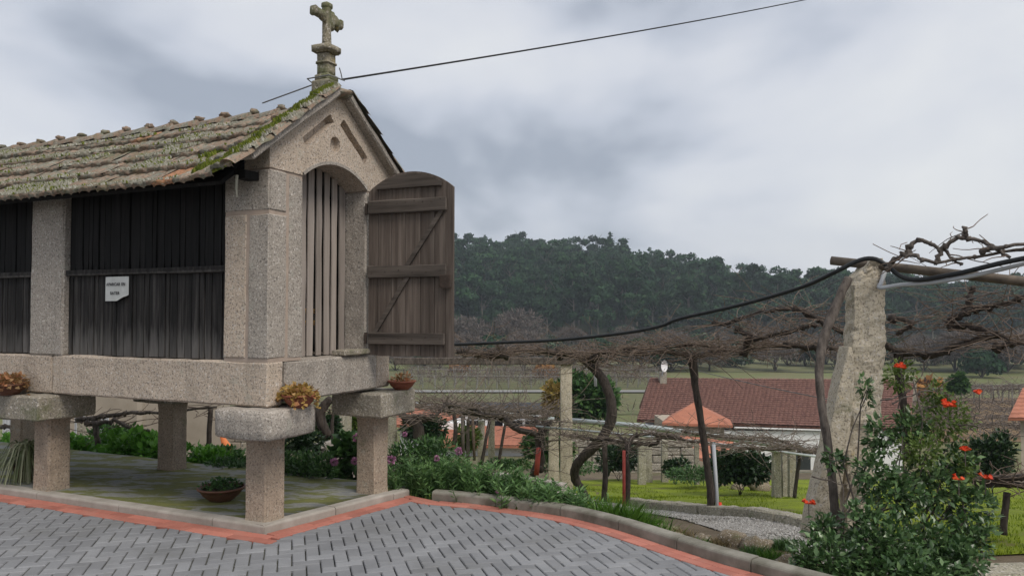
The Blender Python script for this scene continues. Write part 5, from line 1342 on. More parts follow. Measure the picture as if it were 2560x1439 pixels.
vine('slim leaning vine trunk in front of the granite post with the lamp', [(1203, 1165, 18), (1213, 1110, 18), (1225, 1045, 18.2)], [.05, .04, .035], [[(1225, 1045, 18.2), (1160, 1030, 19), (1090, 1020, 20)], [(1225, 1045, 18.2), (1300, 1040, 19), (1370, 1045, 19)]], 150, 1.2, .009, 10, arm_r=(.04, .025), rise=.25, **lowk)
vine('slim leaning vine trunk alone over the orange lean-to roof', [(1247, 1155, 18.5), (1256, 1100, 18.5), (1264, 1055, 18.6)], [.04, .035, .03], [[(1264, 1055, 18.6), (1320, 1035, 19.5), (1400, 1030, 20)], [(1264, 1055, 18.6), (1200, 1020, 21), (1100, 1000, 22)]], 150, 1.2, .009, 11, arm_r=(.04, .025), rise=.3, **lowk)
vine('vine trunk with twin pale stakes by the orange gable', [(1136, 1110, 18), (1139, 1070, 18), (1135, 1032, 18.2)], [.06, .05, .05], [[(1135, 1032, 18.2), (1080, 1020, 18.5), (1040, 1012, 19)]], 80, 1.1, .009, 12, arm_r=(.04, .025), rise=.3, **lowk)
vine('vine behind the straight trunk with arms along the thin rail', [(1788, 1245, 13), (1790, 1190, 13), (1782, 1130, 13.2), (1778, 1108, 13.4)], [.035, .03, .03], [[(1778, 1108, 13.4), (1840, 1118, 13.2), (1900, 1122, 13), (1990, 1120, 13)], [(1700, 1075, 15), (1780, 1090, 15), (1880, 1098, 15), (1960, 1102, 15)]], 150, .8, .007, 13, arm_r=(.03, .02), **lowk)
vine('thin crooked vine trunk at the right of the three posts by the white house', [(1986, 1245, 15.5), (1992, 1190, 15.5), (1998, 1150, 15.5), (1996, 1120, 15.5)], [.04, .035, .035], [[(1996, 1120, 15.5), (1940, 1098, 16), (1860, 1090, 16.5)], [(1996, 1120, 15.5), (2060, 1135, 15)]], 110, .8, .008, 14, arm_r=(.035, .02), **lowk)
vine('vine with logs stacked low at the right edge of the picture', [(2508, 1335, 8.6), (2512, 1280, 8.6), (2518, 1230, 8.6)], [.04, .035, .035], [[(2380, 1185, 9), (2440, 1200, 8.8), (2500, 1195, 8.6), (2600, 1188, 8.4)], [(2440, 1215, 8.8), (2520, 1208, 8.6), (2600, 1222, 8.4)]], 60, .7, .007, 15, arm_r=(.04, .03))
# through the legs of the granary
vine('bare vine boughs stretching behind the granary legs on the left', [(245, 1110, 9.6), (240, 1075, 9.6), (236, 1042, 9.6)], [.035, .035, .04], [[(190, 1050, 9.6), (260, 1040, 9.6), (330, 1032, 9.5), (420, 1030, 9.4), (540, 1015, 9.3)], [(215, 1055, 9.4), (240, 1060, 9.4), (285, 1050, 9.4), (330, 1068, 9.4), (370, 1075, 9.4)], [(0, 1068, 9.8), (60, 1062, 9.7), (130, 1050, 9.6)]], 40, .5, .006, 16, m='bark_grey', arm_r=(.028, .014))
vine('dark vine trunk seen between the back leg and the corner leg', [(522, 1140, 9.8), (523, 1080, 9.8), (527, 1020, 9.8)], [.03, .03, .03], [], 8, .4, .006, 17)
vine('thick curved dark vine trunk under the sill beside the corner cap', [(822, 1090, 10.5), (806, 1060, 10.5), (800, 1035, 10.5), (812, 1012, 10.5), (828, 995, 10.5)], [.05, .07, .075, .06, .05], [[(800, 1030, 10.5), (770, 1018, 10.6), (740, 1020, 10.8)]], 14, .5, .007, 18, arm_r=(.03, .015))
vine('slim vine trunk seen under the cap below the door', [(832, 1100, 11.5), (830, 1060, 11.5), (835, 1020, 11.5)], [.025, .025, .02], [], 8, .4, .006, 19)

# red stakes, white pole with red ends
def stake(p, q, r, label, m): tag(MB().tube([p, (np.array(p)+np.array(q))/2, q], r, 8).build('stake', MT[m], None, True), label, 'stake', 'vine stakes')
stake(at(1560, 1265, 12.1), at(1560, 1125, 12.15), .026, 'dull red stake tied to the forked vine trunk on the lawn', 'red_stake')
stake(at(1341, 1186, 14.9), at(1347, 1118, 14.9), .05, 'bright red stake tied to the double-trunked vine', 'red_stake')
stake(at(1158, 1140, 17.8), at(1156, 1030, 17.9), .04, 'pale stake left of the granite post with the lamp', 'bark_grey')
stake(at(1186, 1150, 18.2), at(1181, 1030, 18.3), .035, 'pale leaning stake just left of the granite post with the lamp', 'cane')
stake(at(1795, 1280, 10.9), at(1784, 1110, 11.2), .027, 'pale grey pole propped beside the straight vine trunk', 'pvc')
for k, (px, lb, h, mm) in enumerate(((1801, 'bright red plastic tube standing right of the propped pale pole', 26, 'red_bright'), (1781, 'darker red tube hidden between the pole and the straight trunk', 22, 'red_stake'))):
    a, b = at(px, 1281, 10.9 + .1*k), at(px - 3, 1281 - h, 10.95 + .1*k); tag(MB().tube([a, b], .034, 10).build('red_tube', MT[mm], None, True), lb, 'tube', 'red tubes at the foot of the pole')
stake(at(1489, 965, 30), at(1486, 875, 30), .06, 'slender white mast rising behind the bow-shaped vine', 'pvc')
c = at(1203, 1046, 20.8); tag(MB().rock(c, (.09, .07, .12), 3, 8, 10, .05).build('lamp', MT['white_wall'], None, True), 'small white lamp fixed to a granite post of the lower pergola', 'lamp')
c = at(1940, 1112, 15.9); tag(MB().rough((c[0]-.09, c[1]-.08, c[2]-.1), (c[0]+.09, c[1]+.08, c[2]+.1), .1, .004, .02, 4).build('junction_box', MT['pvc'], None), 'small white box on top of the lichened post by the white house', 'box')

# ------------------------------------------------------------------ flowering shrub on the right
sb = [(2080, 1400, 5.5, 105, 60), (2200, 1375, 5.6, 105, 75), (2330, 1375, 5.8, 105, 70), (2235, 1235, 5.9, 75, 75), (2330, 1215, 6.1, 85, 65), (2430, 1270, 6.1, 65, 70), (2085, 1150, 6.5, 34, 32), (2200, 1090, 6.3, 45, 48), (2275, 1075, 6.3, 50, 50), (2065, 1325, 5.9, 48, 42), (2385, 1405, 5.6, 90, 50), (2425, 1345, 5.9, 60, 55), (2165, 975, 6.6, 18, 40), (2020, 1395, 5.4, 45, 40), (2180, 1180, 5.9, 50, 55), (2270, 1435, 5.4, 140, 50), (2160, 1300, 5.7, 55, 50), (2390, 1150, 6.2, 50, 50)]
blobs = [(at(x, y, Y), (rx/FPX*Y, rx/FPX*Y*.8, ry/FPX*Y)) for x, y, Y, rx, ry in sb]
shb = at(2190, 1500, 6.0); gz = T(shb[0], shb[1])
es = empty('flowering_shrub', (shb[0], shb[1], gz)); tag(es, 'large glossy green shrub with orange-red trumpet flowers around the big granite post', 'shrub')
P, N = blob_points(blobs, 10500, 77, .25, .03); v, f = leaves(P, N, .06, 78, .52, .3, .7); link('foliage', mesh_np('foliage', v, f), es, MT['lf_shrub'])
yb = [(2250, 940, 6.3, 42, 40), (2350, 1050, 6.3, 85, 65), (2300, 1130, 6.0, 60, 50), (2400, 1180, 6.1, 40, 50), (2340, 980, 6.3, 30, 30)]
P, N = blob_points([(at(x, y, Y), (rx/FPX*Y, rx/FPX*Y*.8, ry/FPX*Y)) for x, y, Y, rx, ry in yb], 1900, 79, .3, .2); v, f = leaves(P, N, .046, 80, .5, .3, .6); link('young_foliage', mesh_np('young_foliage', v, f), es, MT['lf_shrub_y'])
mb = MB(); r_ = random.Random(5)
for k in range(46):
    x, y, Y, rx, ry = r_.choice(sb + yb); t = at(x + r_.uniform(-.8, .8)*rx, y + r_.uniform(-.9, .6)*ry, Y); s = np.array([shb[0] + r_.uniform(-.5, .5), shb[1] + r_.uniform(-.25, .25), gz]); mb.tube(wander(s, t, 6, .04, 900+k), resample_r(.014, .004, 7), 5)
for k, (a, b) in enumerate((((2200, 1000, 6.3), (2380, 945, 6.3)), ((2230, 1010, 6.3), (2385, 945, 6.2)), ((2245, 1020, 6.3), (2325, 890, 6.3)), ((2290, 1030, 6.3), (2430, 985, 6.2)), ((2395, 1065, 6.2), (2560, 1090, 6.0)), ((2030, 1190, 6.2), (2120, 1210, 6.3)))):
    mb.tube(wander(at(*a), at(*b), 6, .03, 950+k), resample_r(.007, .003, 7), 5)
mb.build('stems', MT['bark_grey'], es)
def trumpet(px, py, Y, lb, seed, n=9, s=.07):
    p = at(px, py, Y); e = empty('trumpet_flower', p); tag(e, lb, 'flower', 'orange-red trumpet flowers'); r_ = np.random.default_rng(seed); vs = MB()
    for k in range(n):
        w = r_.uniform(0, 6.28); d = np.array([math.cos(w), math.sin(w)*.6, r_.uniform(-.1, .75)]); d /= np.linalg.norm(d); q = p + d*s*r_.uniform(.6, 1.1)
        vs.tube([p, p + (q-p)*.5, p + (q-p)*.85, q + np.array([0, 0, .006])], [.004, .007, .011, .016], 6)
    vs.build('petals', MT['petal_red'], e); MB().tube([p - np.array([0, 0, .12]), p], .004, 5).build('stalk', MT['bark_grey'], e)
for k, (px, py, Y, lb) in enumerate(((2253, 918, 6.2, 'orange-red trumpet flowers at the very top of the shrub'), (2370, 1015, 6.1, 'largest spread of orange-red trumpet flowers over the light green leaves'), (2448, 985, 6.2, 'small red trumpet flower highest at the right of the shrub'), (2413, 1126, 6.0, 'small orange flower half hidden on the right side of the shrub'), (2397, 1198, 5.85, 'left one of two red trumpet flowers low on the right of the shrub'), (2463, 1195, 5.9, 'right one of two red trumpet flowers low on the right of the shrub'), (2022, 1258, 6.0, 'red trumpet flower in front of the propping stone'))):
    trumpet(px, py, Y, lb, 400+k, 14 if k == 1 else 9 if k not in (2, 3) else 5, .062 if k == 1 else .048)

# ------------------------------------------------------------------ garden bits behind the granary
gw = empty('garden_wall', at(380, 1120, 16)); tag(gw, 'beige rendered wall seen beyond the granary legs', 'wall')
p0, p1 = at(20, 1100, 17), at(560, 1100, 16); zb = T(p0[0], p0[1]) - .3
dv = (p1-p0); dv[2] = 0; L = np.linalg.norm(dv); dv /= L; nn = np.array([-dv[1], dv[0], 0])
MB().prism([np.array([*p0[:2], zb]), np.array([*p1[:2], zb]), np.array([*p1[:2], .3]), np.array([*p0[:2], .3])], nn*.2).build('wall_body', MT['beige_wall'], gw)
MB().prism([np.array([*p0[:2], .3]) - nn*.05, np.array([*p1[:2], .3]) - nn*.05, np.array([*p1[:2], .38]) - nn*.05, np.array([*p0[:2], .38]) - nn*.05], nn*.3).build('coping', MT['concrete'], gw)
MB().box((at(345, 1050, 15.8)[0], 15.75, zb), (at(358, 1050, 15.8)[0], 15.9, .25)).build('buttress', MT['beige_wall'], gw)
# block wall and the leaning orange tile
bw = empty('block_wall', at(590, 1160, 11.5)); tag(bw, 'pale concrete block wall partly hidden by the corner leg', 'wall')
c0 = at(556, 1170, 11.5); w_ = .36; 
for i in range(6):
    for j in range(3):
        x = c0[0] + j*w_*.5*1.0 + (w_*.25 if i % 2 else 0); z = T(c0[0], 11.5) - .1 + i*.17
        MB().rough((x, 11.5, z), (x + w_*.5 - .008, 11.68, z + .162), .2, .003, .008, i*5+j).build('wall_block', MT['stone_wall'] if j % 2 else MT['beige_wall'], bw)
ot = MB(); vs, fs = [], []
for i in range(9):
    t = i/8; c = at(556 + 26*t, 1090 + 52*t, 10.9 - .1*t)
    for k in range(7): w = -1.2 + 2.4*k/6; r = .035 + .055*math.sin(min(1, t*1.1)*math.pi/2); vs.append(c + np.array([r*math.sin(w), -r*math.cos(w)*.6, 0]))
for i in range(8):
    for k in range(6): a = i*7+k; fs.append((a, a+1, a+8, a+7))
tag(ot.add(vs, fs).build('orange_tile', MT['orange'], None, True), 'curved orange clay tile leaning against the pale block wall', 'tile')
for k, (px, w, lb) in enumerate(((200, 26, 'upright grey corrugated sheet beyond the left leg'), (262, 20, 'grey corrugated sheet right of the yellowish post'), (22, 30, 'grey corrugated sheet at the far left under the cap stone'))):
    a, b = at(px - w/2, 1030, 13), at(px + w/2, 1030, 13); vs, fs = [], []; n = 16; zt, z0 = at(px, 1040, 13)[2], T(a[0], 13) - .1
    for i in range(n+1): x = a[0] + (b[0]-a[0])*i/n; y = 13 + .015*math.sin(i*1.57); vs += [(x, y, z0), (x, y, zt), (x, y+.006, zt), (x, y+.006, z0)]
    for i in range(n):
        for q in range(4): r2 = (q+1) % 4; fs.append((i*4+q, (i+1)*4+q, (i+1)*4+r2, i*4+r2))
    tag(MB().add(vs, fs).build('metal_sheet', MT['pvc'], None), lb, 'metal sheet', 'corrugated sheets behind the granary')
# concrete rail fence
fe = empty('rail_fence', at(800, 1130, 10.5)); tag(fe, 'low concrete rail fence on short posts behind the flower bed', 'fence')
F0, F1 = at(690, 1128, 9.3), at(915, 1083, 11.6)
def bar(p, q, w, h, name, m, par, seed):
    p = np.asarray(p, float); q = np.asarray(q, float); d = q-p; L = np.linalg.norm(d); x = d/L; y = np.cross([0, 0, 1.], x); y /= np.linalg.norm(y); z = np.cross(x, y); mb = MB().rough((0, -w/2, -h), (L, w/2, 0), .1, .004, .008, seed)
    mb.v = [tuple(p + v_[0]*x + v_[1]*y + v_[2]*z) for v_ in mb.v]; return mb.build(name, MT[m], par)
for k in range(6): bar(F0 + (F1-F0)*(k/6), F0 + (F1-F0)*((k+.96)/6), .1, .075, 'rail', 'concrete', fe, 240+k)
for k in range(5):
    p = F0 + (F1-F0)*((k+.5)/5); bar(np.array([p[0], p[1], p[2]-.075]), np.array([p[0]+.001, p[1], T(p[0], p[1]) - .1]), .09, .09, 'fence_post', 'concrete', fe, 250+k)
# rubble wall beyond the lower pergola
rw = empty('rubble_wall', at(1580, 1190, 27)); tag(rw, 'grey granite block wall beyond the lower pergola', 'wall')
a, b = at(1425, 1100, 27), at(1735, 1095, 27); z0 = T(a[0], 27) - .3; zt = at(1500, 1098, 27)[2]; h = (zt - z0)/5
for i in range(5):
    x = a[0] + (.3 if i % 2 else 0); k = 0
    while x < b[0]:
        w = rnd.uniform(.55, 1.1); MB().rough((x, 27 + rnd.uniform(-.02, .02), z0 + i*h), (min(x+w-.02, b[0]), 27.3, z0 + (i+1)*h - .02), .4, .01, .03, 260 + i*20 + k).build('stone', MT['stone_wall'], rw); x += w; k += 1
# bushes in the lower garden
G_B = 'bushes of the lower garden'
bush_at(1850, 1128, 1212, 17.5, 165, 'round_bush', 'big dark round bush behind the boulders', 'bush', 4200, .11, 'lf_dark', 401, .6, G_B, 6, 6)
bush_at(1370, 1085, 1150, 19.5, 130, 'round_bush', 'round dark green bush behind the double-trunked vine', 'bush', 2200, .13, 'lf_mid', 402, .6, G_B, 4, 4)
bush_at(1545, 1115, 1180, 22, 110, 'round_bush', 'dark bush in front of the rubble wall', 'bush', 1600, .13, 'lf_dark', 403, .6, G_B, 4, 4)
bush_at(1690, 1140, 1190, 21, 60, 'round_bush', 'small dark bush between the brown post and the straight trunk', 'bush', 700, .12, 'lf_dark', 404, .6, G_B, 4, 3)
bush_at(1460, 932, 1060, 36, 165, 'round_bush', 'large round evergreen tree-like bush behind the bow-shaped vine', 'bush', 3600, .32, 'lf_mid', 405, .7, G_B, 5, 5)
bush_at(1395, 945, 1040, 35.5, 70, 'round_bush', 'yellowing bush left of the large round evergreen bush', 'bush', 1300, .26, 'yellow_bush', 406, .7, G_B, 5, 4)
bush_at(1168, 1065, 1130, 20.5, 60, 'round_bush', 'yellow-green bush behind the posts with the lamp', 'bush', 800, .13, 'lf_shrub_y', 407, .7, G_B, 4, 3)
bush_at(1060, 1040, 1110, 17, 110, 'round_bush', 'dark bush behind the black branching trunk', 'bush', 1500, .12, 'lf_dark', 408, .6, G_B, 4, 4)
bush_at(900, 1035, 1085, 16, 70, 'round_bush', 'yellow-green bush between the pale posts left of the leg below the door', 'bush', 900, .1, 'lf_shrub_y', 409, .7, G_B, 4, 3)
bush_at(820, 1030, 1100, 14, 60, 'round_bush', 'dark bush behind the thick curved trunk under the sill', 'bush', 900, .1, 'lf_dark', 410, .6, G_B, 4, 3)
bush_at(2480, 1075, 1200, 16, 110, 'round_bush', 'dark blackish shrub behind the flowering shrub on the right', 'bush', 2200, .12, 'lf_dark', 411, .5, G_B, 5, 4)
bush_at(2395, 935, 985, 60, 44, 'round_bush', 'small round fruit tree above the vineyard frames', 'bush', 900, .4, 'lf_mid', 412, .7, G_B, 3, 3)
bush_at(1275, 1150, 1170, 19, 120, 'low_weeds', 'low weeds along the back of the lawn left of the posts', 'weeds', 1300, .09, 'lf_mid', 413, .4, G_B, 0, 6)
bush_at(1740, 1170, 1200, 19.5, 160, 'low_weeds', 'low weeds along the back of the lawn by the rubble wall', 'weeds', 1700, .09, 'lf_mid', 414, .4, G_B, 0, 7)
bush_at(1420, 1150, 1178, 20.5, 150, 'low_weeds', 'low weeds behind the two granite posts', 'weeds', 1300, .09, 'lf_mid', 415, .4, G_B, 0, 6)

# ------------------------------------------------------------------ houses
def quad_roof(a, b, c, d, th, nrows, ncols, m, name, parent, lip=.03):
    """tiled roof plane a-b along the eave, d-c along the ridge: rows of lapped rolled tiles"""
    a, b, c, d = (np.asarray(q, float) for q in (a, b, c, d)); nrm = np.cross(b-a, d-a); nrm /= np.linalg.norm(nrm); nrm = nrm if nrm[2] > 0 else -nrm
    mb = MB(); mb.add([a - nrm*th, b - nrm*th, c - nrm*th, d - nrm*th, a, b, c, d], [(3, 2, 1, 0), (4, 5, 6, 7), (0, 1, 5, 4), (1, 2, 6, 5), (2, 3, 7, 6), (3, 0, 4, 7)]); mb.build(name, MT[m], parent)
    t = MB(); vs, fs = [], []; per = 3
    for i in range(nrows):
        for s, tt in ((0, i/nrows), (1, (i+1.08)/nrows)):
            tt = min(tt, 1); l = a + (d-a)*tt; r = b + (c-b)*tt
            for j in range(ncols*per+1):
                u = j/(ncols*per); ph = (j % per)/per; h = lip*(.55 if ph in (0,) else 1.0) + (lip*.9 if s == 0 else .004); vs.append(l + (r-l)*u + nrm*h)
        o = i*2*(ncols*per+1)
        for j in range(ncols*per): fs.append((o+j, o+j+1, o+ncols*per+2+j, o+ncols*per+1+j))
        # riser of the lap
        ob = len(vs); l = a + (d-a)*(i/nrows); r = b + (c-b)*(i/nrows)
    t.add(vs, fs); return tag(t.build('tile_field', MT[m], parent), kind='stuff')
def tri(q, name, par, m): mb = MB(); q = [np.asarray(x, float) for x in q]; mb.add(q + [x - np.array([0, 0, .12]) for x in q], [(0, 1, 2), (5, 4, 3), (0, 3, 4, 1), (1, 4, 5, 2), (2, 5, 3, 0)]); return mb.build(name, MT[m], par)
HB = empty('white_house', at(1950, 1200, 44)); tag(HB, 'long low white house with a brown tiled roof beyond the pergolas', 'house')
e0, e1 = at(1592, 1050, 42.5), at(2275, 1076, 41.5); r0, r1 = at(1625, 945, 46.5), at(2285, 950, 46)
quad_roof(e0, e1, r1, r0, .12, 22, 62, 'roof_brown', 'roof', HB, .055)
bk = np.array([0, 4.3, -2.3]); quad_roof(r1 + np.array([0, 4.0, -2.2]), r0 + np.array([0, 4.0, -2.2]), r0 + np.array([0, .0, -.005]), r1 + np.array([0, 0, -.005]), .12, 8, 30, 'roof_brown', 'roof', HB)
zb = -8.6
def wallbox(x0, x1, y0, y1, z0, z1, m, par, name='wall'): return MB().box((x0, y0, z0), (x1, y1, z1)).build(name, MT[m], par)
MB().prism([(e0[0] + .4, e0[1] + .22, zb), (e1[0] - .3, e1[1] + .22, zb), (e1[0] - .3, 50, zb), (r0[0] + .5, 50, zb)], (0, 0, e1[2] - .12 - zb)).build('wall', MT['white_wall'], HB)
tri([e0, r0, np.array([r0[0] + .4, 50.5, e0[2]])], 'hip_slope', HB, 'roof_brown')
MB().prism([(e1[0]-.55, 43.05, e1[2]-.12), (e1[0]-.55, 50, e1[2]-.12), (e1[0]-.55, 46.4, r1[2]-.2)], (.25, 0, 0)).build('gable', MT['white_wall'], HB)
ep, eq = at(1835, 1068, 42.2), at(2260, 1081, 41.6); MB().tube([ep, eq], .05, 6).build('gutter', MT['white_wall'], HB)
for px in (2005,):
    yw = float(np.interp((px - CX)/FPX*42, [e0[0], e1[0]], [e0[1] + .22, e1[1] + .22])); wv = at(px, 1150, yw); w = MB().box((wv[0]-.45, yw-.05, wv[2]-.5), (wv[0]+.45, yw+.1, wv[2]+.5)).build('window', MT['glass'], HB)
    MB().box((wv[0]-.55, yw-.09, wv[2]-.6), (wv[0]+.55, yw+.06, wv[2]-.5)).build('sill', MT['concrete'], HB)
ch = at(1657, 935, 46); wallbox(ch[0]-.2, ch[0]+.2, 45.8, 46.3, ch[2]-.6, ch[2]+.15, 'stone_wall', HB, 'chimney')
ch2 = at(2268, 965, 46); wallbox(ch2[0]-.35, ch2[0]+.35, 45.6, 46.3, ch2[2]-.8, ch2[2]+.6, 'stone_wall', HB, 'chimney')
dish = empty('satellite_dish', at(1659, 915, 45.8)); tag(dish, 'small white satellite dish above the chimney of the white house', 'satellite dish')
c = at(1660, 914, 45.7); mb = MB(); vs, fs = [], []
for i in range(5):
    for k in range(16): w = 6.283*k/16; r = .3*i/4; vs.append((c[0] + r*math.cos(w)*.75, c[1] - .12*(i/4)**2 + .15*math.cos(w)*i/4, c[2] + r*1.15*math.sin(w)))
for i in range(4):
    for k in range(16): j = (k+1) % 16; fs.append((i*16+k, i*16+j, (i+1)*16+j, (i+1)*16+k))
mb.add(vs, fs).build('reflector', MT['white_wall'], dish, True); MB().tube([c + np.array([0, .05, 0]), c + np.array([-.1, .1, -.6])], .035, 6).build('mast', MT['pvc'], dish); MB().tube([c + np.array([0, 0, -.25]), c + np.array([0, -.35, -.12])], .02, 5).build('feed_arm', MT['pvc'], dish)
# orange pavilion in front of the brown roof
PV = empty('orange_pavilion', at(1740, 1180, 37)); tag(PV, 'small building with a smooth orange hipped roof in front of the brown roof', 'building')
ap = at(1736, 1004, 39); l, r_, bl, br = at(1655, 1056, 37), at(1832, 1062, 37), at(1660, 1045, 41), at(1825, 1048, 41)
tri([l, r_, ap], 'roof_slope', PV, 'roof_orange'); tri([r_, br, ap], 'roof_slope', PV, 'roof_orange'); tri([br, bl, ap], 'roof_slope', PV, 'roof_orange'); tri([bl, l, ap], 'roof_slope', PV, 'roof_orange')
wallbox(l[0]+.3, r_[0]-.3, 37.4, 40.6, T(l[0], 37) - .5, l[2]-.1, 'beige_wall', PV)
q0, q1, q2, q3 = at(1700, 1088, 36.5), at(1835, 1098, 36), at(1815, 1165, 33), at(1740, 1140, 33.4)
tri([q3, q2, q1], 'lean_to_roof', PV, 'roof_orange'); tri([q3, q1, q0], 'lean_to_roof', PV, 'roof_orange')
# orange roofed house on the left, with its lean-to
HA = empty('orange_roofed_house', at(1150, 1125, 35)); tag(HA, 'low house with bright orange tiled roofs behind the lower pergola on the left', 'house')
e0, e1, r1, r0 = at(985, 1062, 34.5), at(1078, 1062, 34), at(1130, 1018, 37.5), at(1000, 1012, 38.5)
quad_roof(e0, e1, r1, r0, .1, 8, 10, 'roof_orange', 'roof', HA, .02)
e2_ = at(1150, 1042, 37.4)
quad_roof(at(1080, 1063, 33.9), at(1160, 1032, 37.0), at(1168, 1022, 38.5), at(1130, 1017, 37.6), .08, 2, 3, 'roof_orange', 'roof', HA, .01)
wallbox(at(1000, 1100, 35)[0], at(1150, 1100, 35)[0], 35.0, 39, -5.6, e1[2] - .05, 'white_wall', HA)
wallbox(at(1150, 1100, 36)[0], at(1375, 1100, 36)[0], 36.6, 40, -5.6, at(1200, 1030, 36)[2], 'dark_void', HA, 'shed_shade_box')  # closed box, its shaded inside put into the colour
for px in (1165, 1215, 1260, 1310, 1350): MB().box((at(px, 1050, 36)[0] - .06, 36.4, -5.5), (at(px, 1050, 36)[0] + .06, 36.52, at(1200, 1030, 36)[2])).build('shed_post', MT['white_wall'], HA)
MB().box((at(1150, 1050, 36)[0], 36.42, at(1200, 1054, 36)[2]), (at(1375, 1050, 36)[0], 36.5, at(1200, 1050, 36)[2])).build('shed_rail', MT['pvc'], HA)
quad_roof(at(1050, 1112, 32.5), at(1330, 1114, 32.5), at(1350, 1067, 35.8), at(1060, 1062, 35.8), .1, 12, 26, 'roof_orange', 'roof', HA, .02)
wallbox(at(1055, 1100, 33)[0], at(1325, 1100, 33)[0], 33.0, 36, -5.8, at(1200, 1110, 32.6)[2], 'white_wall', HA)
# beige house at the right edge
HC = empty('beige_house', at(2580, 1180, 38)); tag(HC, 'beige house corner with an orange roof at the right edge of the picture', 'house')
x0 = at(2552, 1100, 38)[0]; MB().prism([(x0, 38, -8), (x0 + 8, 38, -8), (x0 + 10, 44, -8), (x0*44/38 + .3, 44, -8)], (0, 0, at(2548, 1040, 38)[2] + 8)).build('wall', MT['beige_wall'], HC)
ev = at(2520, 1014, 37.4); quad_roof((ev[0], 37.4, ev[2] - .6), (ev[0] + 9, 37.4, ev[2] - .6), (ev[0] + 9, 41, ev[2] + .5), (ev[0]*41/37.4 + .8, 41, ev[2] + .5), .12, 8, 24, 'roof_orange', 'roof', HC, .03)

# ------------------------------------------------------------------ vineyard posts in the valley
pm = MB().cbox((-.07, -.07, 0), (.07, .07, 2.0), .01).mesh('vineyard_post'); pm.materials.append(MT['vine_post'])
pm2 = MB().cbox((-.05, -.05, 0), (.05, .05, 3.1), .01).mesh('wire_rail'); pm2.materials.append(MT['vine_post'])
vy = []
for row, Y in enumerate((118, 124, 131, 139)):
    for px in range(1030, 1640, 27 if row < 2 else 21): vy.append((px + rnd.uniform(-5, 5), Y + rnd.uniform(-1, 1), 'slim pale vineyard post in the valley field left of the brown roof', 'vineyard posts in the left field'))
for row, Y in enumerate((96, 102)):
    for px in range(2330, 2600, 24): vy.append((px + rnd.uniform(-6, 6), Y, 'pale vineyard frame post in the field right of the big granite post', 'vineyard posts in the right field'))
for px, Y, lb, g in vy:
    x = (px - CX)/FPX*Y; o = bpy.data.objects.new('vineyard_post', pm); COL.objects.link(o); o.location = (x, Y, T(x, Y)); o.rotation_euler = (rnd.uniform(-.06, .06), rnd.uniform(-.1, .1), rnd.uniform(0, 1)); o.scale = (1, 1, rnd.uniform(.8, 1.1)); tag(o, lb, 'post', g)
for Y, a, b, lb in ((118, 1030, 1640, 'nearest wire rail over the left vineyard posts'), (131, 1030, 1640, 'farther wire rail over the left vineyard posts'), (96, 2330, 2600, 'pale top rail of the right vineyard frames'), (102, 2330, 2600, 'rear pale rail of the right vineyard frames')):
    xa, xb = (a-CX)/FPX*Y, (b-CX)/FPX*Y; tag(MB().tube([(xa, Y, T(xa, Y) + 1.95), ((xa+xb)/2, Y, T(xa, Y) + 1.9), (xb, Y, T(xb, Y) + 1.95)], .045, 5).build('vineyard_rail', MT['vine_post'], None), lb, 'rail', 'vineyard rails')
mb = MB(); r_ = np.random.default_rng(8); arms = [[np.array([(px-CX)/FPX*Y, Y, T((px-CX)/FPX*Y, Y) + 1.8]) for px in (1030, 1250, 1450, 1640)] for Y in (118, 124, 131, 139)] + [[np.array([(px-CX)/FPX*Y, Y, T((px-CX)/FPX*Y, Y) + 1.8]) for px in (2330, 2450, 2600)] for Y in (96, 102)] + [[np.array([(px-CX)/FPX*Y, Y, T((px-CX)/FPX*Y, Y) + 1.2]) for px in (2260, 2400, 2620)] for Y in (66, 72, 79, 87)]
canes(mb, arms, 2300, 2.8, .035, 4, rise=.0)
tag(mb.build('far_vine_canes', MT['cane_far'], None), 'tangle of bare brown canes over the valley vineyards', 'vine canes', kind='stuff')

_bl = []
for Y in (116, 122, 129, 137, 145): _bl += [(np.array([(px-CX)/FPX*Y, Y, T((px-CX)/FPX*Y, Y) + 1.3]), (2.6, 1.2, .75)) for px in np.arange(1020, 1640, 42) + rnd.uniform(-15, 15)]
for Y in (60, 67, 75, 84, 94): _bl += [(np.array([(px-CX)/FPX*Y, Y, T((px-CX)/FPX*Y, Y) + .9]), (1.6, .8, .6)) for px in np.arange(2270, 2620, 48) + rnd.uniform(-15, 15)]
for Y in (52, 60, 70, 80, 92): _bl += [(np.array([(px-CX)/FPX*Y, Y, T((px-CX)/FPX*Y, Y) + .6]), (1.4, .8, .5)) for px in np.arange(960, 1620, 60) + rnd.uniform(-15, 15)]
P, N = blob_points(_bl, 5000, 31, .1, .5); v, f = leaves(P, N + np.array([0, 0, .6]), 1.3, 32, .06, .2, .8)
tag(link('vineyard_brush', mesh_np('vineyard_brush', v, f), None, MT['bare_twigs']), 'grey-brown leafless brush over the valley vineyards', 'brush', kind='stuff')

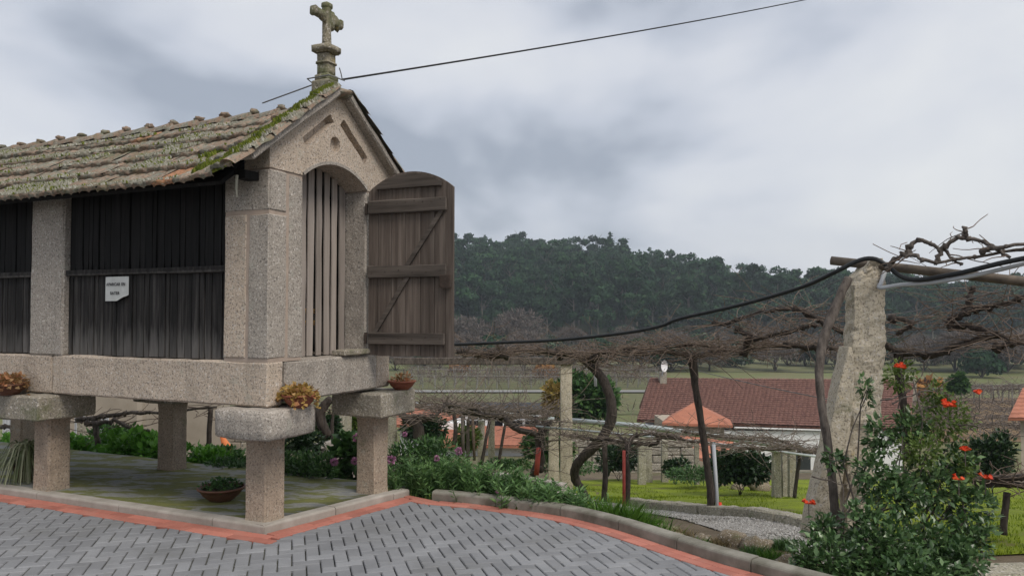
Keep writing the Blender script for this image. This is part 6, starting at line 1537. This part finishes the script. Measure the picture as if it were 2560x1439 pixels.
# ------------------------------------------------------------------ trees of the hill
def tree_var(seed, H, wd, kind, n, leaf=None, asp=.75):
    r_ = np.random.default_rng(seed); blobs = []
    if kind == 'euc':
        for k in range(13):
            t = r_.uniform(.25, 1); rr = wd*(.5*math.sin(min(1, (1.06-t)/.5)*math.pi/2)); w = r_.uniform(0, 6.28); blobs.append((np.array([math.cos(w)*rr*r_.uniform(.3, 1), math.sin(w)*rr*r_.uniform(.3, 1), H*t*.93]), (wd*r_.uniform(.15, .27), wd*r_.uniform(.15, .27), H*r_.uniform(.045, .075))))
    elif kind == 'cone':
        for k in range(12): t = .25 + .73*k/11; blobs.append((np.array([r_.normal(0, .25), r_.normal(0, .25), H*t]), (wd*.52*(1.04-t)+.3, wd*.52*(1.04-t)+.3, H*.06)))
    else:
        for k in range(16): d = r_.normal(0, 1, 3); d /= np.linalg.norm(d); blobs.append((np.array([d[0]*wd*.3, d[1]*wd*.3, H*.62 + abs(d[2])*H*.24]), (wd*.2, wd*.2, H*.13)))
    P, N = blob_points(blobs, n, seed, .5, .2); v, f = leaves(P, N, leaf or (1.15 if kind != 'cone' else 1.0), seed, asp, .15, .7, facing=asp > .5); return v, f
def trunk_mesh(H, seed):
    mb = MB(); mb.tube(wander((0, 0, -1), (0, 0, H*.85), 5, .012, seed), resample_r(.32, .09, 6), 6); r_ = random.Random(seed)
    for k in range(6):
        t = r_.uniform(.35, .8); w = r_.uniform(0, 6.28); p = np.array([0, 0, H*t]); mb.tube([p, p + np.array([math.cos(w)*H*.07, math.sin(w)*H*.07, H*.07]), p + np.array([math.cos(w)*H*.14, math.sin(w)*H*.14, H*.16])], [.12, .09, .04], 5)
    return mb.mesh('trunk')
VAR = []
for k, (H, wd, kind, n, m) in enumerate(((19, 10, 'euc', 1700, 'euc'), (17, 8.5, 'euc', 1600, 'euc'), (20, 11.5, 'euc', 1900, 'euc'), (16, 9, 'round', 1600, 'euc2'), (18, 7, 'cone', 1300, 'euc2'), (14.5, 8, 'round', 1400, 'euc'), (21, 8, 'euc', 1500, 'euc2'))):
    v, f = tree_var(600+k, H, wd, kind, n); cm = mesh_np('crown', v, f); cm.materials.append(MT[m]); tm = trunk_mesh(H, k); tm.materials.append(MT['euc_bark']); VAR.append((cm, tm, v, f, kind))
sites = []
for row in range(16):
    Y = 257 + row*9.6
    for x in np.arange(-130, 310, 7.6): xx = x + rnd.uniform(-3, 3); yy = Y + rnd.uniform(-4, 4); sites.append((xx, yy, row))
def site_px(s): return project((s[0], s[1], float(hillz(s[0], s[1])) + 12))[0]
vis = [s for s in sites if 1125 < site_px(s) < 2600]; hid = [s for s in sites if not (1125 < site_px(s) < 2600)]
first = [s for s in vis if s[2] >= 14]; others = sorted([s for s in vis if s[2] < 14], key=lambda s: s[1]); named = (first + others)[:300]; named_ids = set(id(s) for s in named)
restv = []
for s in sites:
    x, y, row = s; z = float(hillz(x, y)); k = rnd.choice((0, 0, 1, 1, 2, 3, 4, 5, 6, 6)) if row < 13 else rnd.choice((0, 1, 2, 2, 3, 3, 4, 5)); sc = rnd.uniform(.85, 1.3) if row < 14 else rnd.uniform(.7, 1.4); rz = rnd.uniform(0, 6.28)
    if id(s) in named_ids:
        e = empty('forest_tree', (x, y, z), rz); e.scale = (sc, sc, sc); sky = row >= 14
        tag(e, 'tall tree standing on the skyline of the wooded hill' if sky else 'dark evergreen tree on the slope of the wooded hill', 'tree', 'skyline trees of the hill' if sky else 'trees on the slope of the hill')
        for nm, me in (('crown', VAR[k][0]), ('trunk', VAR[k][1])): o = bpy.data.objects.new(nm, me); COL.objects.link(o); o.parent = e
    else:
        v, f = VAR[k][2], VAR[k][3]; keep = f[:max(200, int(len(f)*.55))]
        c_, s_ = math.cos(rz)*sc, math.sin(rz)*sc; restv.append((np.stack([v[:, 0]*c_ - v[:, 1]*s_ + x, v[:, 0]*s_ + v[:, 1]*c_ + y, v[:, 2]*sc + z], -1)[:(keep.max()+1)], keep))
v, f = join_vf(restv); tag(link('distant_wood', mesh_np('distant_wood', v, f), None, MT['euc']), 'dark wood covering the rest of the hill as one mass', 'wood', kind='stuff')
# scrub and bare trees at the foot of the hill
bare = [tree_var(700+k, 9, 9, 'round', 3200, .75, .16) for k in range(3)]
bmesh_ = []
for v, f in bare: me = mesh_np('crown', v * np.array([1, 1, .9]), f); me.materials.append(MT['bare_twigs']); bmesh_.append(me)
dk = []
for k in range(3): v, f = tree_var(720+k, 7, 8, 'round', 1100, .8); me = mesh_np('crown', v, f); me.materials.append(MT['euc2' if k else 'lf_dark']); dk.append(me)
rl = mesh_np('crown', *tree_var(740, 6, 6, 'round', 600)); rl.materials.append(MT['rust_leaves'])
btr = trunk_mesh(7, 50); btr.materials.append(MT['bark'])
def far_tree(px, Y, sc, me, lb, g, cat='tree', zs=1.0):
    x = (px-CX)/FPX*Y; e = empty('bare_tree' if me in bmesh_ else 'scrub_tree', (x, Y, float(T(x, Y)) - .3 - (2.6 * sc * zs)), rnd.uniform(0, 6.28)); e.scale = (sc, sc, sc*zs); tag(e, lb, cat, g)
    for nm, m_ in (('crown', me), ('trunk', btr)): o = bpy.data.objects.new(nm, m_); COL.objects.link(o); o.parent = e
for k in range(26): far_tree(1000 + k*62 + rnd.uniform(-15, 15), rnd.uniform(200, 238), rnd.uniform(1.0, 1.5), bmesh_[k % 3] if k % 2 else dk[k % 3], 'bare brown tree in the thicket at the foot of the hill' if k % 2 else 'dark green tree in the thicket at the foot of the hill', 'bare trees at the foot of the hill' if k % 2 else 'dark trees at the foot of the hill')
for k in range(40): far_tree(990 + k*41 + rnd.uniform(-15, 15), rnd.uniform(152, 180), rnd.uniform(.9, 1.4), dk[k % 3] if k % 4 in (1, 2) else bmesh_[k % 3], 'low dark green scrub tree along the edge of the valley field' if k % 4 in (1, 2) else 'low leafless brown scrub tree along the edge of the valley field', 'green scrub along the valley field' if k % 4 in (1, 2) else 'leafless scrub along the valley field')
far_tree(1300, 228, 2.3, bmesh_[0], 'broad bare pinkish-brown tree rising over the thicket left of the tall slim post', None); far_tree(1165, 225, 2.0, bmesh_[1], 'bare pinkish-brown tree next to the open door', None)
far_tree(2440, 150, 1.75, bmesh_[2], 'big pale-brown bare tree beyond the vineyard frames on the right', None); far_tree(2385, 152, 1.5, bmesh_[1], 'pale-brown bare tree left of the big one on the right', None); far_tree(2515, 150, 1.5, bmesh_[0], 'pale-brown bare tree at the right end of the thicket', None); far_tree(2452, 138, 1.0, dk[1], 'slim dark conifer in front of the big pale-brown bare tree', None, zs=1.3)
far_tree(1362, 137, .85, rl, 'rust-orange leaved tree beside the top of the tall slim post', None); far_tree(1152, 150, .75, rl, 'small rust-orange tree below the open door edge', None); far_tree(2310, 100, 1.0, rl, 'rust-brown shrub mass beyond the flowering shrub', None)

# ------------------------------------------------------------------ overhead cable
ca = W(.03, .90, 3.615); cb = at(2012, 0, 13.0); cc = at(2600, -105, 16.5)
P = [ca + (cb-ca)*t - np.array([0, 0, .035*4*t*(1-t)]) for t in np.linspace(0, 1, 14)] + [cc]
oc = empty('overhead_cable', ca); tag(oc, 'thin dark overhead cable stretched from the foot of the stone cross', 'cable'); MB().tube(P, .009, 6).build('cable_span', MT['cable'], oc)
MB().tube([W(.0, .89, 3.60), W(.0, .683, 3.59), W(.222, .683, 3.585), W(.24, .79, 3.57), W(.80, .795, 3.475)], .006, 5).build('tie_wire', MT['wire'], oc)
MB().tube([ca, ca + np.array([-.01, 0, .05]), ca + np.array([-.025, 0, .10])], .005, 5).build('wire_end', MT['wire'], oc)

# ------------------------------------------------------------------ air
hz = MB().box((-620, -60, -12.5), (620, 610, 62)).build('haze', None)
hm = bpy.data.materials.new('haze_air'); hm.use_nodes = True; hn = hm.node_tree.nodes; hn.clear(); ho = hn.new('ShaderNodeOutputMaterial'); hv = hn.new('ShaderNodeVolumePrincipled')
hv.inputs['Color'].default_value = (.82, .92, 1.0, 1); hv.inputs['Density'].default_value = .00042; hv.inputs['Anisotropy'].default_value = .2
hm.node_tree.links.new(hv.outputs[0], ho.inputs['Volume']); hz.data.materials.append(hm); tag(hz, 'pale blue winter haze filling the valley', 'haze', kind='stuff')
